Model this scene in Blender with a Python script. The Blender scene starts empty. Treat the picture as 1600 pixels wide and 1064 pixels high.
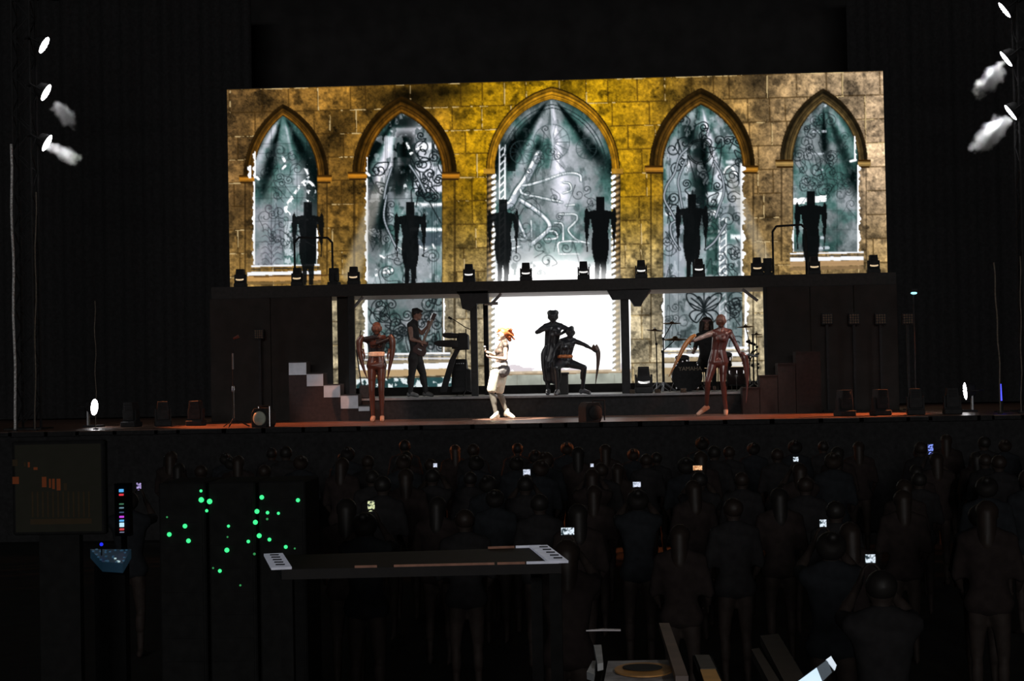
import bpy, bmesh, math, random
import numpy as np
from mathutils import Vector, Matrix

random.seed(7)
SC = bpy.context.scene
COL = SC.collection

# ------------------------------------------------------------------ camera
# World: X to the right, Y away from the audience, Z up; stage floor is z = 0, video wall stands at Y = 0.
YAW, PITCH, ROLL = 0.05385, 0.01696, -0.01918
CAM = Vector((0.97721, -36.0, 0.95228))
FPX = 2600.0
fw = Vector((-math.sin(YAW) * math.cos(PITCH), math.cos(YAW) * math.cos(PITCH), math.sin(PITCH)))
rt = Vector((math.cos(YAW), math.sin(YAW), 0))
up = rt.cross(fw)
CR = math.cos(ROLL) * rt + math.sin(ROLL) * up
CU = -math.sin(ROLL) * rt + math.cos(ROLL) * up
cam = bpy.data.cameras.new('camera')
cam.sensor_width = 36.0
cam.lens = FPX / 1600 * 36.0
cam.clip_end = 300
camo = bpy.data.objects.new('camera', cam)
COL.objects.link(camo)
M = Matrix((CR, CU, -fw)).transposed().to_4x4()
M.translation = CAM
camo.matrix_world = M
SC.camera = camo

# ------------------------------------------------------------------ world, light, exposure
w = bpy.data.worlds.new('night')
SC.world = w
w.use_nodes = True
w.node_tree.nodes['Background'].inputs[0].default_value = (0.0039, 0.0039, 0.0039, 1)
w.node_tree.nodes['Background'].inputs[1].default_value = 1.0
vs = SC.view_settings
vs.view_transform = 'Standard'
vs.look = 'None'
vs.exposure = 0.0
vs.gamma = 1.0
vs.use_curve_mapping = False


def aim(o, target):
    d = Vector(target) - o.location
    o.rotation_euler = d.to_track_quat('-Z', 'Y').to_euler()


def light(name, kind, loc, target, energy, color=(1, 1, 1), **kw):
    l = bpy.data.lights.new(name, kind)
    l.energy = energy
    l.color = color
    for k, v in kw.items():
        setattr(l, k, v)
    o = bpy.data.objects.new(name, l)
    COL.objects.link(o)
    o.location = loc
    aim(o, target)
    return o


# added dim fill far behind the camera, no lamp seen there, lifts the blacks
light('black_lift_fill', 'AREA', (0, -140, 19), (0, -8, 1), 22000, (1.0, 0.98, 0.96), shape='RECTANGLE', size=40, size_y=6)
# truss spot on the singer and coloured key spots
light('follow_spot', 'SPOT', (-3.4, -9.6, 11.0), (-0.94, -4.71, 0.80), 44000, (1.0, 0.93, 0.80),
      spot_size=math.radians(6.6), spot_blend=0.3, shadow_soft_size=0.12)
light('red_spot', 'SPOT', (1.5, -13, 9.5), (-3.3, -4.8, 0.95), 4600, (1.0, 0.40, 0.22),
      spot_size=math.radians(9.5), spot_blend=0.5, shadow_soft_size=0.12)
light('red_spot', 'SPOT', (7.5, -11, 8.5), (3.5, -4.6, 0.9), 1100, (1.0, 0.36, 0.22),
      spot_size=math.radians(12), spot_blend=0.5, shadow_soft_size=0.12)
light('white_spot', 'SPOT', (-1.0, -12, 8.5), (3.3, -4.7, 1.1), 800, (1.0, 0.88, 0.78),
      spot_size=math.radians(9), spot_blend=0.5, shadow_soft_size=0.12)
light('cool_spot', 'SPOT', (-8.5, -9, 6.5), (-4.3, -3.9, 0.75), 900, (0.80, 0.90, 1.0),
      spot_size=math.radians(13), spot_blend=0.5, shadow_soft_size=0.1)
# red shin lights shining across the stage floor from both wings
light('shin_light', 'SPOT', (-8.8, -4.3, 2.4), (-4.8, -6.0, -0.2), 2200, (1.0, 0.27, 0.09),
      spot_size=math.radians(46), spot_blend=0.8, shadow_soft_size=0.12)
light('shin_light', 'SPOT', (8.4, -4.3, 2.4), (4.6, -6.0, -0.2), 2600, (1.0, 0.27, 0.09),
      spot_size=math.radians(46), spot_blend=0.8, shadow_soft_size=0.12)
# added spot with no lamp in view, brightens the foreground desks
light('desk_fill', 'SPOT', (2.2, -32.6, 1.3), (1.25, -31.3, 0.1), 26.0, (1.0, 0.93, 0.85),
      spot_size=math.radians(40), spot_blend=0.7, shadow_soft_size=0.05)


# ------------------------------------------------------------------ helpers
def at(px, py, Y):
    """world point on the vertical plane Y seen at photo pixel (1600 x 1064)"""
    d = fw + CR * ((px - 800) / FPX) - CU * ((py - 532) / FPX)
    t = (Y - CAM.y) / d.y
    return CAM + d * t


def on(px, py, z=0.0):
    """world point on the horizontal plane z seen at photo pixel"""
    d = fw + CR * ((px - 800) / FPX) - CU * ((py - 532) / FPX)
    t = (z - CAM.z) / d.z
    return CAM + d * t


MATS = {}


def mat(name, col, rough=0.6, metal=0.0, var=0.2, scale=14.0, emit=None, bump=0.0, spec=0.5):
    if name in MATS:
        return MATS[name]
    m = bpy.data.materials.new(name)
    m.use_nodes = True
    nt = m.node_tree
    b = nt.nodes['Principled BSDF']
    tc = nt.nodes.new('ShaderNodeTexCoord')
    n = nt.nodes.new('ShaderNodeTexNoise')
    n.inputs['Scale'].default_value = scale
    n.inputs['Detail'].default_value = 4
    nt.links.new(tc.outputs['Object'], n.inputs['Vector'])
    r = nt.nodes.new('ShaderNodeValToRGB')
    r.color_ramp.elements[0].color = (*[c * (1 - var) for c in col], 1)
    r.color_ramp.elements[1].color = (*[min(1, c * (1 + var)) for c in col], 1)
    r.color_ramp.elements[0].position = 0.3
    r.color_ramp.elements[1].position = 0.7
    nt.links.new(n.outputs['Fac'], r.inputs['Fac'])
    nt.links.new(r.outputs['Color'], b.inputs['Base Color'])
    b.inputs['Roughness'].default_value = rough
    b.inputs['Metallic'].default_value = metal
    b.inputs['Specular IOR Level'].default_value = spec
    if bump:
        bn = nt.nodes.new('ShaderNodeBump')
        bn.inputs['Strength'].default_value = bump
        nt.links.new(n.outputs['Fac'], bn.inputs['Height'])
        nt.links.new(bn.outputs['Normal'], b.inputs['Normal'])
    if emit:
        b.inputs['Emission Color'].default_value = (*emit[:3], 1)
        b.inputs['Emission Strength'].default_value = emit[3]
    MATS[name] = m
    return m


K_PAINT = mat('black_paint', (0.030, 0.029, 0.028), 0.75, spec=0.2)
K_METAL = mat('black_metal', (0.026, 0.026, 0.027), 0.7, 0.0, spec=0.15)
K_PLASTIC = mat('black_plastic', (0.025, 0.025, 0.026), 0.65, spec=0.15)
K_CLOTH = mat('black_velour', (0.026, 0.026, 0.027), 0.95, spec=0.05, bump=0.2)
CHROME = mat('chrome', (0.62, 0.62, 0.63), 0.25, 1.0, 0.08)
GREYM = mat('grey_metal', (0.30, 0.31, 0.33), 0.4, 0.6)


class MB:
    def __init__(s):
        s.bm = bmesh.new()

    def box(s, c, size, rot=None):
        m = Matrix.Translation(Vector(c))
        if rot is not None:
            m = m @ rot.to_4x4()
        m = m @ Matrix.Diagonal((*size, 1))
        bmesh.ops.create_cube(s.bm, size=1, matrix=m)
        return s

    def span(s, a, b):
        a = Vector(a); b = Vector(b)
        return s.box((a + b) / 2, [max(1e-4, abs(b[i] - a[i])) for i in range(3)])

    def cyl(s, a, b, r0, r1=None, n=16, caps=True):
        a = Vector(a); b = Vector(b)
        r1 = r0 if r1 is None else r1
        d = b - a
        q = d.to_track_quat('Z', 'Y').to_matrix().to_4x4()
        m = Matrix.Translation((a + b) / 2) @ q
        bmesh.ops.create_cone(s.bm, cap_ends=caps, segments=n, radius1=max(r0, 1e-5), radius2=max(r1, 1e-5), depth=d.length, matrix=m)
        return s

    def ball(s, c, r, n=2, scale=(1, 1, 1)):
        bmesh.ops.create_icosphere(s.bm, subdivisions=n, radius=r, matrix=Matrix.Translation(Vector(c)) @ Matrix.Diagonal((*scale, 1)))
        return s

    def tube(s, pts, r, n=8):
        pts = [Vector(p) for p in pts]
        for a, b in zip(pts, pts[1:]):
            s.cyl(a, b, r, r, n)
        for p in pts[1:-1]:
            s.ball(p, r, 1)
        return s

    def prism(s, poly, d):
        """poly: list of points (front face); d: extrusion vector"""
        d = Vector(d)
        f = [s.bm.verts.new(Vector(p)) for p in poly]
        g = [s.bm.verts.new(Vector(p) + d) for p in poly]
        n = len(f)
        s.bm.faces.new(f)
        s.bm.faces.new(list(reversed(g)))
        for i in range(n):
            s.bm.faces.new([f[i], g[i], g[(i + 1) % n], f[(i + 1) % n]])
        return s

    def sweep(s, path, wid, thk, side):
        """flattened tapered blade along a path; side = direction of its width"""
        path = [Vector(p) for p in path]
        rings = []
        N = 10
        for i, p in enumerate(path):
            t = (path[min(i + 1, len(path) - 1)] - path[max(i - 1, 0)]).normalized()
            sd = Vector(side); sd = (sd - t * sd.dot(t)).normalized()
            nn = t.cross(sd)
            rings.append([s.bm.verts.new(p + sd * math.cos(2 * math.pi * k / N) * wid[i] / 2 + nn * math.sin(2 * math.pi * k / N) * thk[i] / 2) for k in range(N)])
        for a, b in zip(rings, rings[1:]):
            for k in range(N):
                s.bm.faces.new([a[k], a[(k + 1) % N], b[(k + 1) % N], b[k]])
        s.bm.faces.new(list(reversed(rings[0])))
        s.bm.faces.new(rings[-1])
        return s

    def lathe(s, prof, c=(0, 0, 0), n=24, rot=None):
        """prof: list of (radius, height) revolved about local z"""
        rot = rot or Matrix.Identity(3)
        c = Vector(c)
        rings = [[s.bm.verts.new(c + rot @ Vector((r * math.cos(2 * math.pi * k / n), r * math.sin(2 * math.pi * k / n), h))) for k in range(n)] for r, h in prof]
        for a, b in zip(rings, rings[1:]):
            for k in range(n):
                s.bm.faces.new([a[k], a[(k + 1) % n], b[(k + 1) % n], b[k]])
        s.bm.faces.new(list(reversed(rings[0])))
        s.bm.faces.new(rings[-1])
        return s

    def build(s, name, m, parent=None, smooth=False, bevel=0.0, origin=None):
        bmesh.ops.recalc_face_normals(s.bm, faces=s.bm.faces[:])
        if bevel:
            bmesh.ops.bevel(s.bm, geom=s.bm.edges[:], offset=bevel, segments=1, affect='EDGES', clamp_overlap=True)
        if origin is not None:
            bmesh.ops.translate(s.bm, vec=-Vector(origin), verts=s.bm.verts[:])
        me = bpy.data.meshes.new(name)
        s.bm.to_mesh(me)
        s.bm.free()
        me.materials.append(m)
        if smooth:
            me.polygons.foreach_set('use_smooth', [True] * len(me.polygons))
        return link(name, me, parent, origin)


def link(name, me, parent=None, loc=None):
    o = bpy.data.objects.new(name, me)
    COL.objects.link(o)
    if loc is not None:
        o.location = loc
    if parent is not None:
        o.parent = parent
    return o


def tag(o, label=None, cat=None, group=None, kind=None):
    if label: o['label'] = label
    if cat: o['category'] = cat
    if group: o['group'] = group
    if kind: o['kind'] = kind
    return o


def thing(name, label, cat, loc=(0, 0, 0), rz=0.0, group=None):
    o = bpy.data.objects.new(name, None)
    o.empty_display_size = 0.1
    COL.objects.link(o)
    o.location = loc
    o.rotation_euler = (0, 0, rz)
    return tag(o, label, cat, group)


def dup(root, loc, rz=0.0, label=None, group=None, scale=None):
    r = root.copy()
    COL.objects.link(r)
    r.location = loc
    r.rotation_euler = (0, 0, rz)
    if scale: r.scale = (scale, scale, scale)
    if label: r['label'] = label
    if group: r['group'] = group
    for ch in list(root.children):
        c = ch.copy(); COL.objects.link(c); c.parent = r
        for g in list(ch.children):
            d = g.copy(); COL.objects.link(d); d.parent = c
    return r

# ------------------------------------------------------------------ the hall
FLOOR_Z = -1.95
HALL = mat('hall_black', (0.030, 0.029, 0.029), 0.95, spec=0.05, scale=2)
tag(MB().span((-26, -52, FLOOR_Z - 0.2), (26, 4, FLOOR_Z)).build('floor', mat('hall_floor', (0.028, 0.027, 0.026), 0.9, spec=0.1, scale=3)), 'unlit black floor of the concert hall', kind='structure')
tag(MB().span((-26, 3.5, FLOOR_Z), (26, 3.8, 14)).build('wall_back', HALL), 'black back wall of the stage house', kind='structure')
tag(MB().span((-26.3, -52, FLOOR_Z), (-26, 4, 14)).build('wall_left', HALL), 'black side wall left of the stage', kind='structure')
tag(MB().span((26, -52, FLOOR_Z), (26.3, 4, 14)).build('wall_right', HALL), 'black side wall right of the stage', kind='structure')
tag(MB().span((-26, -52, 14), (26, 4, 14.3)).build('ceiling', HALL), 'black ceiling over the stage and audience', kind='structure')

# ------------------------------------------------------------------ stage
SF = -7.0          # front edge of the stage


def stage_mat():
    m = bpy.data.materials.new('stage_boards')
    m.use_nodes = True
    nt = m.node_tree
    b = nt.nodes['Principled BSDF']
    tc = nt.nodes.new('ShaderNodeTexCoord')
    mp = nt.nodes.new('ShaderNodeMapping')
    mp.inputs['Scale'].default_value = (0.35, 5.0, 1)
    n = nt.nodes.new('ShaderNodeTexNoise')
    n.inputs['Scale'].default_value = 3.0
    n.inputs['Detail'].default_value = 6
    nt.links.new(tc.outputs['Object'], mp.inputs['Vector'])
    nt.links.new(mp.outputs['Vector'], n.inputs['Vector'])
    r = nt.nodes.new('ShaderNodeValToRGB')
    r.color_ramp.elements[0].position = 0.35
    r.color_ramp.elements[1].position = 0.68
    r.color_ramp.elements[0].color = (0.060, 0.032, 0.024, 1)
    r.color_ramp.elements[1].color = (0.26, 0.135, 0.090, 1)
    nt.links.new(n.outputs['Fac'], r.inputs['Fac'])
    nt.links.new(r.outputs['Color'], b.inputs['Base Color'])
    b.inputs['Roughness'].default_value = 0.42
    b.inputs['Specular IOR Level'].default_value = 0.35
    bn = nt.nodes.new('ShaderNodeBump')
    bn.inputs['Strength'].default_value = 0.25
    nt.links.new(n.outputs['Fac'], bn.inputs['Height'])
    nt.links.new(bn.outputs['Normal'], b.inputs['Normal'])
    return m


st = thing('stage', 'wide brown boarded stage floor with black front skirt', 'stage', (0, SF, FLOOR_Z))
MB().span((-14, 0, -FLOOR_Z - 0.06), (14, 9.4, -FLOOR_Z)).build('deck', stage_mat(), st)
MB().span((-13.95, 0.03, 0), (13.95, 0.09, -FLOOR_Z - 0.06)).build('skirt', K_CLOTH, st)
# crumpled black edge cloth along the stage lip
bm = MB()
random.seed(3)
x = -13.9
while x < 13.9:
    wd = random.uniform(0.2, 0.9)
    bm.box((x + wd / 2, -0.02, -FLOOR_Z - 0.045), (wd * 1.1, 0.05, 0.06 + random.uniform(0, 0.028)))
    x += wd
bm.build('edge_cloth', K_CLOTH, st)

# ------------------------------------------------------------------ riser behind the performers
RZ = 0.42          # riser top
RY = -3.45         # riser front
rs = thing('riser', 'long low black band riser with pale top edge under the platform', 'riser', (0, RY, 0))
xl, xr = at(528, 620, RY).x, at(1198, 620, RY).x
MB().span((xl, 0.02, 0), (xr, 3.3, RZ - 0.04)).build('base', K_CLOTH, rs)
MB().span((xl, 0, RZ - 0.04), (xr, 3.3, RZ)).build('top', mat('riser_top', (0.17, 0.175, 0.185), 0.45, spec=0.5), rs)
MB().span((xl, 2.75, RZ), (xr, 2.95, 0.60)).build('back_kerb', K_PAINT, rs)

# ------------------------------------------------------------------ upper platform
PY = -3.0          # platform front plane
pl = thing('upper_platform', 'black raised catwalk platform crossing in front of the video wall', 'platform', (0, PY, 0))
pxl, pxr = at(330, 450, PY).x, at(1400, 428, PY).x
zt = at(870, 437, PY).z
zb = at(870, 455.5, PY).z
MB().span((pxl, 0, zb), (pxr, 0.12, zt)).build('front_beam', K_PAINT, pl)
MB().span((pxl, 0.12, zt - 0.10), (pxr, 2.0, zt)).build('deck', mat('platform_deck', (0.10, 0.075, 0.065), 0.7), pl)
MB().span((pxl, 0.12, zb), (pxr, 2.0, zb + 0.02)).build('soffit', mat('soffit_board', (0.34, 0.27, 0.25), 0.6, scale=3), pl)
MB().span((pxl, 1.88, zb + 0.02), (pxr, 2.0, zt - 0.1)).build('rear_beam', K_PAINT, pl)
for px in range(360, 1400, 74):
    xx = at(px, 440, PY).x
    MB().span((xx - 0.03, 0.12, zb + 0.02), (xx + 0.03, 1.88, zt - 0.1)).build('joist', K_PAINT, pl)


def col(x0, x1, y, zz0, name='column'):
    a = at(x0, 550, PY + y).x; b = at(x1, 550, PY + y).x
    MB().span((a, y, zz0), (b, y + (b - a), zb + 0.02)).build(name, K_METAL, pl, bevel=0.008)


col(735.5, 746, 0.02, RZ)
col(756, 763.5, 1.6, RZ)
col(971, 984, 0.02, RZ)
col(544.5, 554, 0.02, RZ)
col(1195, 1206, 0.02, RZ)
# gusset brackets hanging under the beam
for pts in ([(713, 455.5), (762, 454), (763, 474), (745, 474), (735, 486), (722, 482), (718, 462)],
            [(948, 453), (1016, 451), (1009, 462), (1002, 478), (991, 478), (984, 467), (957, 468)]):
    MB().prism([at(x, y, PY) - Vector((0, PY, 0)) for x, y in pts], (0, 0.35, 0)).build('gusset', K_METAL, pl)
# diagonal braces
for a, b in (((766, 477), (783, 459)), ((553, 480), (567, 464)), ((1000, 474), (1016, 453)), ((1160, 452), (1184, 470)), ((757, 475), (778, 474))):
    MB().cyl(at(*a, PY + 0.2) - Vector((0, PY, 0)), at(*b, PY + 0.2) - Vector((0, PY, 0)), 0.03, n=8).build('brace', GREYM, pl)

# black wing panels under the platform ends
WP = mat('wing_panel_black', (0.028, 0.024, 0.022), 0.8, spec=0.15, scale=3)


def panel(x0, x1, y, z1, label, name='scenery_flat', z0=0.0, t=0.12):
    a = at(x0, 540, y).x; b = at(x1, 540, y).x
    o = thing(name, label, 'scenery', ((a + b) / 2, y, z0))
    n = max(1, round((b - a) / 1.0))
    for i in range(n):
        p = a + (b - a) * i / n - (a + b) / 2
        q = a + (b - a) * (i + 1) / n - (a + b) / 2
        MB().span((p + 0.006, 0, 0), (q - 0.006, t, z1 - z0)).build('board', WP, o, bevel=0.006)
    return o


panel(328, 519, PY - 0.02, zb, 'black wing panel left of the steps under the platform')
panel(527, 545, PY + 0.3, zb, 'narrow black panel right of the bright slit')
panel(1199, 1404, PY - 0.02, zb, 'black wing panel right of the drum kit under the platform')

# ------------------------------------------------------------------ side steps
STEP_FACE = mat('step_face_grey', (0.42, 0.44, 0.47), 0.5, spec=0.4, var=0.12, scale=6)
STEP_DARK = mat('step_side_brown', (0.030, 0.018, 0.016), 0.7, spec=0.2)


def steps(cells, label, Y, facing, face_on=True):
    base = on(cells[-1][0], 650, 0)
    o = thing('side_steps', label, 'steps', (at(cells[0][0], 600, Y).x, Y, 0))
    ox = o.location.x
    for i, (x0, y0, x1, y1) in enumerate(cells):
        a = at(x0, y0, Y); b = at(x1, y1, Y)
        s = MB().span((a.x - ox, 0, 0), (b.x - ox, 0.46, a.z)).build('step', STEP_DARK, o)
        if face_on:
            MB().span((a.x - ox + 0.004, -0.012, b.z), (b.x - ox - 0.004, 0.0, a.z)).build('step_panel', STEP_FACE, s)
        MB().span((a.x - ox, -0.02, a.z), (b.x - ox, 0.46, a.z + 0.02)).build('tread', K_PAINT if face_on else STEP_DARK, s)
    return o


steps([(451, 567, 479, 585.5), (479, 584.5, 505.5, 603), (505.5, 602, 532, 620.5), (532, 618, 560, 638), (560, 635, 578, 642)], 'dark steps with grey side panels climbing left of the band', -3.95, 1)
steps([(1243, 551, 1282, 569), (1215, 569, 1243, 588), (1187, 588, 1215, 607), (1160, 607, 1187, 626)], 'unlit dark brown steps climbing right behind the red dancer', -3.95, -1, False)
p = at(1241, 548, -3.98)

# ------------------------------------------------------------------ the video wall: a flat LED screen and the picture it shows
# The picture is drawn on a raster (units: photo pixels of the picture), then carried to the LED grid of the wall as colours.
HM = np.array([[0.971755060318939, 0.013815184300271968, 354.4953090323492],
               [-0.03075766024600579, 0.9860194923696598, 139.98323639044375],
               [-2.048698254178416e-05, -6.456091721623522e-06, 1.0]])       # LED grid (72 per metre) -> picture units
X0, Y0, CW, CH = 345, 100, 1056, 524
rng = np.random.RandomState(11)
gx, gy = np.meshgrid(np.arange(CW) + X0 + 0.0, np.arange(CH) + Y0 + 0.0)
HI = np.linalg.inv(HM)
q = np.stack([gx, gy, np.ones_like(gx)], -1) @ HI.T
gu, gv = q[..., 0] / q[..., 2], q[..., 1] / q[..., 2]


def vnoise(sx, sy, seed):
    r = np.random.RandomState(seed)
    nx, ny = int(CW / sx) + 3, int(CH / sy) + 3
    g = r.rand(ny, nx)
    fx = np.arange(CW) / sx; fy = np.arange(CH) / sy
    ix = fx.astype(int); iy = fy.astype(int)
    tx = fx - ix; ty = fy - iy
    tx = tx * tx * (3 - 2 * tx); ty = ty * ty * (3 - 2 * ty)
    a = g[iy][:, ix] * (1 - tx) + g[iy][:, ix + 1] * tx
    b = g[iy + 1][:, ix] * (1 - tx) + g[iy + 1][:, ix + 1] * tx
    return a * (1 - ty[:, None]) + b * ty[:, None]


def fbm(s, seed, o=4, asp=1.0):
    t = np.zeros((CH, CW)); a = 0.5; tot = 0
    for i in range(o):
        t += a * vnoise(max(1.01, s / 2 ** i * asp), max(1.01, s / 2 ** i), seed + i * 7); tot += a; a *= 0.55
    return t / tot


def ss(a, b, v):
    t = np.clip((v - a) / (b - a), 0, 1)
    return t * t * (3 - 2 * t)


IMG = np.zeros((CH, CW, 3))
REG = np.zeros((CH, CW), int)


def put(mask, rgb):
    global IMG
    mask = np.clip(mask, 0, 1)[..., None]
    IMG = IMG * (1 - mask) + np.asarray(rgb, float) * mask


def stroke(pts, wd, rgb, alpha=1.0, clip=None, dash=None):
    """anti-aliased polyline"""
    global IMG
    pts = np.asarray(pts, float)
    for (ax, ay), (bx, by) in zip(pts[:-1], pts[1:]):
        x0 = max(0, int(min(ax, bx) - wd - 2 - X0)); x1 = min(CW, int(max(ax, bx) + wd + 3 - X0))
        y0 = max(0, int(min(ay, by) - wd - 2 - Y0)); y1 = min(CH, int(max(ay, by) + wd + 3 - Y0))
        if x1 <= x0 or y1 <= y0: continue
        X = gx[y0:y1, x0:x1]; Y = gy[y0:y1, x0:x1]
        dx, dy = bx - ax, by - ay
        L = dx * dx + dy * dy + 1e-9
        t = np.clip(((X - ax) * dx + (Y - ay) * dy) / L, 0, 1)
        d = np.hypot(X - ax - t * dx, Y - ay - t * dy)
        m = np.clip(wd / 2 + 0.5 - d, 0, 1) * alpha
        if clip is not None: m = m * clip[y0:y1, x0:x1]
        if dash is not None: m = m * (dash[y0:y1, x0:x1])
        IMG[y0:y1, x0:x1] = IMG[y0:y1, x0:x1] * (1 - m[..., None]) + np.asarray(rgb, float) * m[..., None]


def curve(pts, n=10):
    """Catmull-Rom through points"""
    P = [np.array(p, float) for p in pts]
    P = [2 * P[0] - P[1]] + P + [2 * P[-1] - P[-2]]
    out = []
    for i in range(1, len(P) - 2):
        for k in range(n):
            t = k / n
            a, b, c, d = P[i - 1:i + 3]
            out.append(0.5 * (2 * b + (c - a) * t + (2 * a - 5 * b + 4 * c - d) * t * t + (3 * b - a - 3 * c + d) * t ** 3))
    out.append(P[-2])
    return out


def spiral(cx, cy, r, turns=1.6, sgn=1, ph=0.0, n=34):
    o = []
    for k in range(n + 1):
        t = k / n
        a = ph + sgn * turns * 2 * math.pi * t
        rr = r * (1 - 0.85 * t)
        o.append((cx + rr * math.cos(a), cy + rr * math.sin(a)))
    return o


def inpoly(pts):
    pts = np.asarray(pts, float)
    m = np.zeros((CH, CW), bool)
    n = len(pts)
    for i in range(n):
        (ax, ay), (bx, by) = pts[i], pts[(i + 1) % n]
        if ay == by: continue
        c = ((ay > gy) != (by > gy)) & (gx < (bx - ax) * (gy - ay) / (by - ay) + ax)
        m ^= c
    return m


n1, n2, n3, nf = fbm(60, 1), fbm(22, 2), fbm(7, 3), fbm(3.2, 5, 2)

# ---- stone wall
cx_ = [350, 450, 560, 680, 740, 860, 960, 1020, 1100, 1200, 1300, 1400]
top_ = np.array([(156, 118, 70), (152, 110, 50), (156, 112, 42), (162, 118, 32), (186, 140, 18), (196, 150, 16), (192, 146, 20), (186, 140, 30), (160, 122, 58), (160, 130, 88), (176, 150, 116), (182, 156, 126)], float)
bot_ = np.array([(150, 118, 66), (140, 104, 46), (150, 118, 56), (168, 138, 74), (190, 160, 96), (196, 172, 120), (190, 164, 112), (180, 158, 108), (172, 150, 104), (158, 128, 76), (150, 124, 82), (150, 124, 82)], float)
base = np.stack([np.interp(gx, cx_, top_[:, i]) for i in range(3)], -1)
base2 = np.stack([np.interp(gx, cx_, bot_[:, i]) for i in range(3)], -1)
k = ss(285, 430, gy)[..., None]
stone = base * (1 - k) + base2 * k
low = ss(440, 470, gy)[..., None]
stone = stone * (1 - low) + np.array((172, 158, 128)) * low
rowh = 37.0
row = np.floor(gv / rowh).astype(int)
cell = np.zeros((CH, CW), int)
dj = np.full((CH, CW), 9.0)
jit = np.zeros((CH, CW)); white = np.zeros((CH, CW))
r = np.random.RandomState(5)
edge_l = np.zeros((CH, CW))
for rr in range(-1, 14):
    m = row == rr
    u = -r.randint(0, 40)
    c = 0
    while u < 1060:
        wd = r.choice([24, 34, 42, 46, 52, 58])
        mm = m & (gu >= u) & (gu < u + wd)
        cell[mm] = (rr + 1) * 60 + c + 1
        jit[mm] = r.normal(0, 0.085)
        wj = 1.0 if r.rand() < 0.42 else 0.0
        dl = np.where(mm, gu - u, 9)
        dj = np.where(mm, np.minimum(dj, np.minimum(gu - u, u + wd - gu)), dj)
        white = np.where(mm & (gu - u < 1.6), wj, white)
        edge_l = np.where(mm, (gu - u) / wd, edge_l)
        u += wd; c += 1
    wj = (vnoise(40, 9999, 90 + rr) > 0.62) * 1.0
    vv = gv - rr * rowh
    white = np.where(m & (vv < 1.5), wj, white)
    dj = np.where(m, np.minimum(dj, np.minimum(vv, rowh - vv)), dj)
shade = (0.58 + 0.55 * n2 + 0.42 * (n3 - 0.5) + 0.42 * (nf - 0.5)) * (1 + jit)
shade *= 1 - 0.42 * ss(0.50, 0.72, n1) * ss(520, 150, gy)
shade *= 1 - 0.38 * ss(0.55, 0.75, fbm(15, 77, 3))
grain = rng.rand(CH, CW); grain = 0.6 * grain + 0.2 * np.roll(grain, 1, 0) + 0.2 * np.roll(grain, 1, 1)
shade = shade + 0.24 * (grain - 0.5) - 0.13 * (fbm(2.6, 501, 2) > 0.74)
stone = stone * np.clip(shade, 0.1, 2)[..., None] * (1.14 + 0.10 * ss(1000, 1250, gx))[..., None]
# darker stains
for sx, sy, rx, ry, a in ((665, 150, 55, 20, 0.6), (700, 140, 60, 14, 0.5), (1185, 125, 30, 24, 0.55), (630, 152, 40, 14, 0.5), (540, 225, 40, 40, 0.22), (536, 330, 30, 80, 0.25), (715, 350, 14, 60, 0.25), (1205, 340, 22, 70, 0.35), (1100, 125, 40, 15, 0.3), (375, 330, 20, 70, 0.3), (1005, 290, 24, 70, 0.15)):
    g = np.exp(-((gx - sx) / rx) ** 2 - ((gy - sy) / ry) ** 2) * (0.5 + n2)
    stone *= (1 - a * np.clip(g, 0, 1))[..., None]
put(np.ones((CH, CW)), stone)
put(np.clip(1.5 - dj, 0, 1) * 0.62 * (nf > 0.30), (48, 32, 10))
put((white > 0.5) * 0.75 * (n3 > 0.42), (232, 205, 150))
REG[:] = 1000 + cell

# ---- arches
ARCH = [  # inner apex x,y ; spring y ; inner left,right ; outer apex y ; outer left,right ; window bottom
    (442, 181, 277, 397, 496, 163, 381, 513, 415),
    (627, 177, 272, 573, 691, 150, 551, 713, 552),
    (862, 155, 266, 773, 956, 136, 760, 968, 640),
    (1095, 164, 262, 1036, 1160, 138, 1015, 1179, 545),
    (1286, 160, 253, 1239, 1341, 139, 1219, 1355, 394)]


def arch_in(ax, ay, sy, xl, xr):
    """signed field of a pointed arch, > 0 inside"""
    def arc(w, h): return (w * w + h * h) / (2 * w)
    h = sy - ay
    RL = arc(ax - xl, h); RR = arc(xr - ax, h)
    dl = RL - np.hypot(gx - (xl + RL), gy - sy)
    dr = RR - np.hypot(gx - (xr - RR), gy - sy)
    up_ = np.minimum(np.where(gx < xl + RL, dl, 99), np.where(gx > xr - RR, dr, 99))
    lo = np.minimum(gx - xl, xr - gx)
    return np.where(gy < sy, up_, lo)


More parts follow.
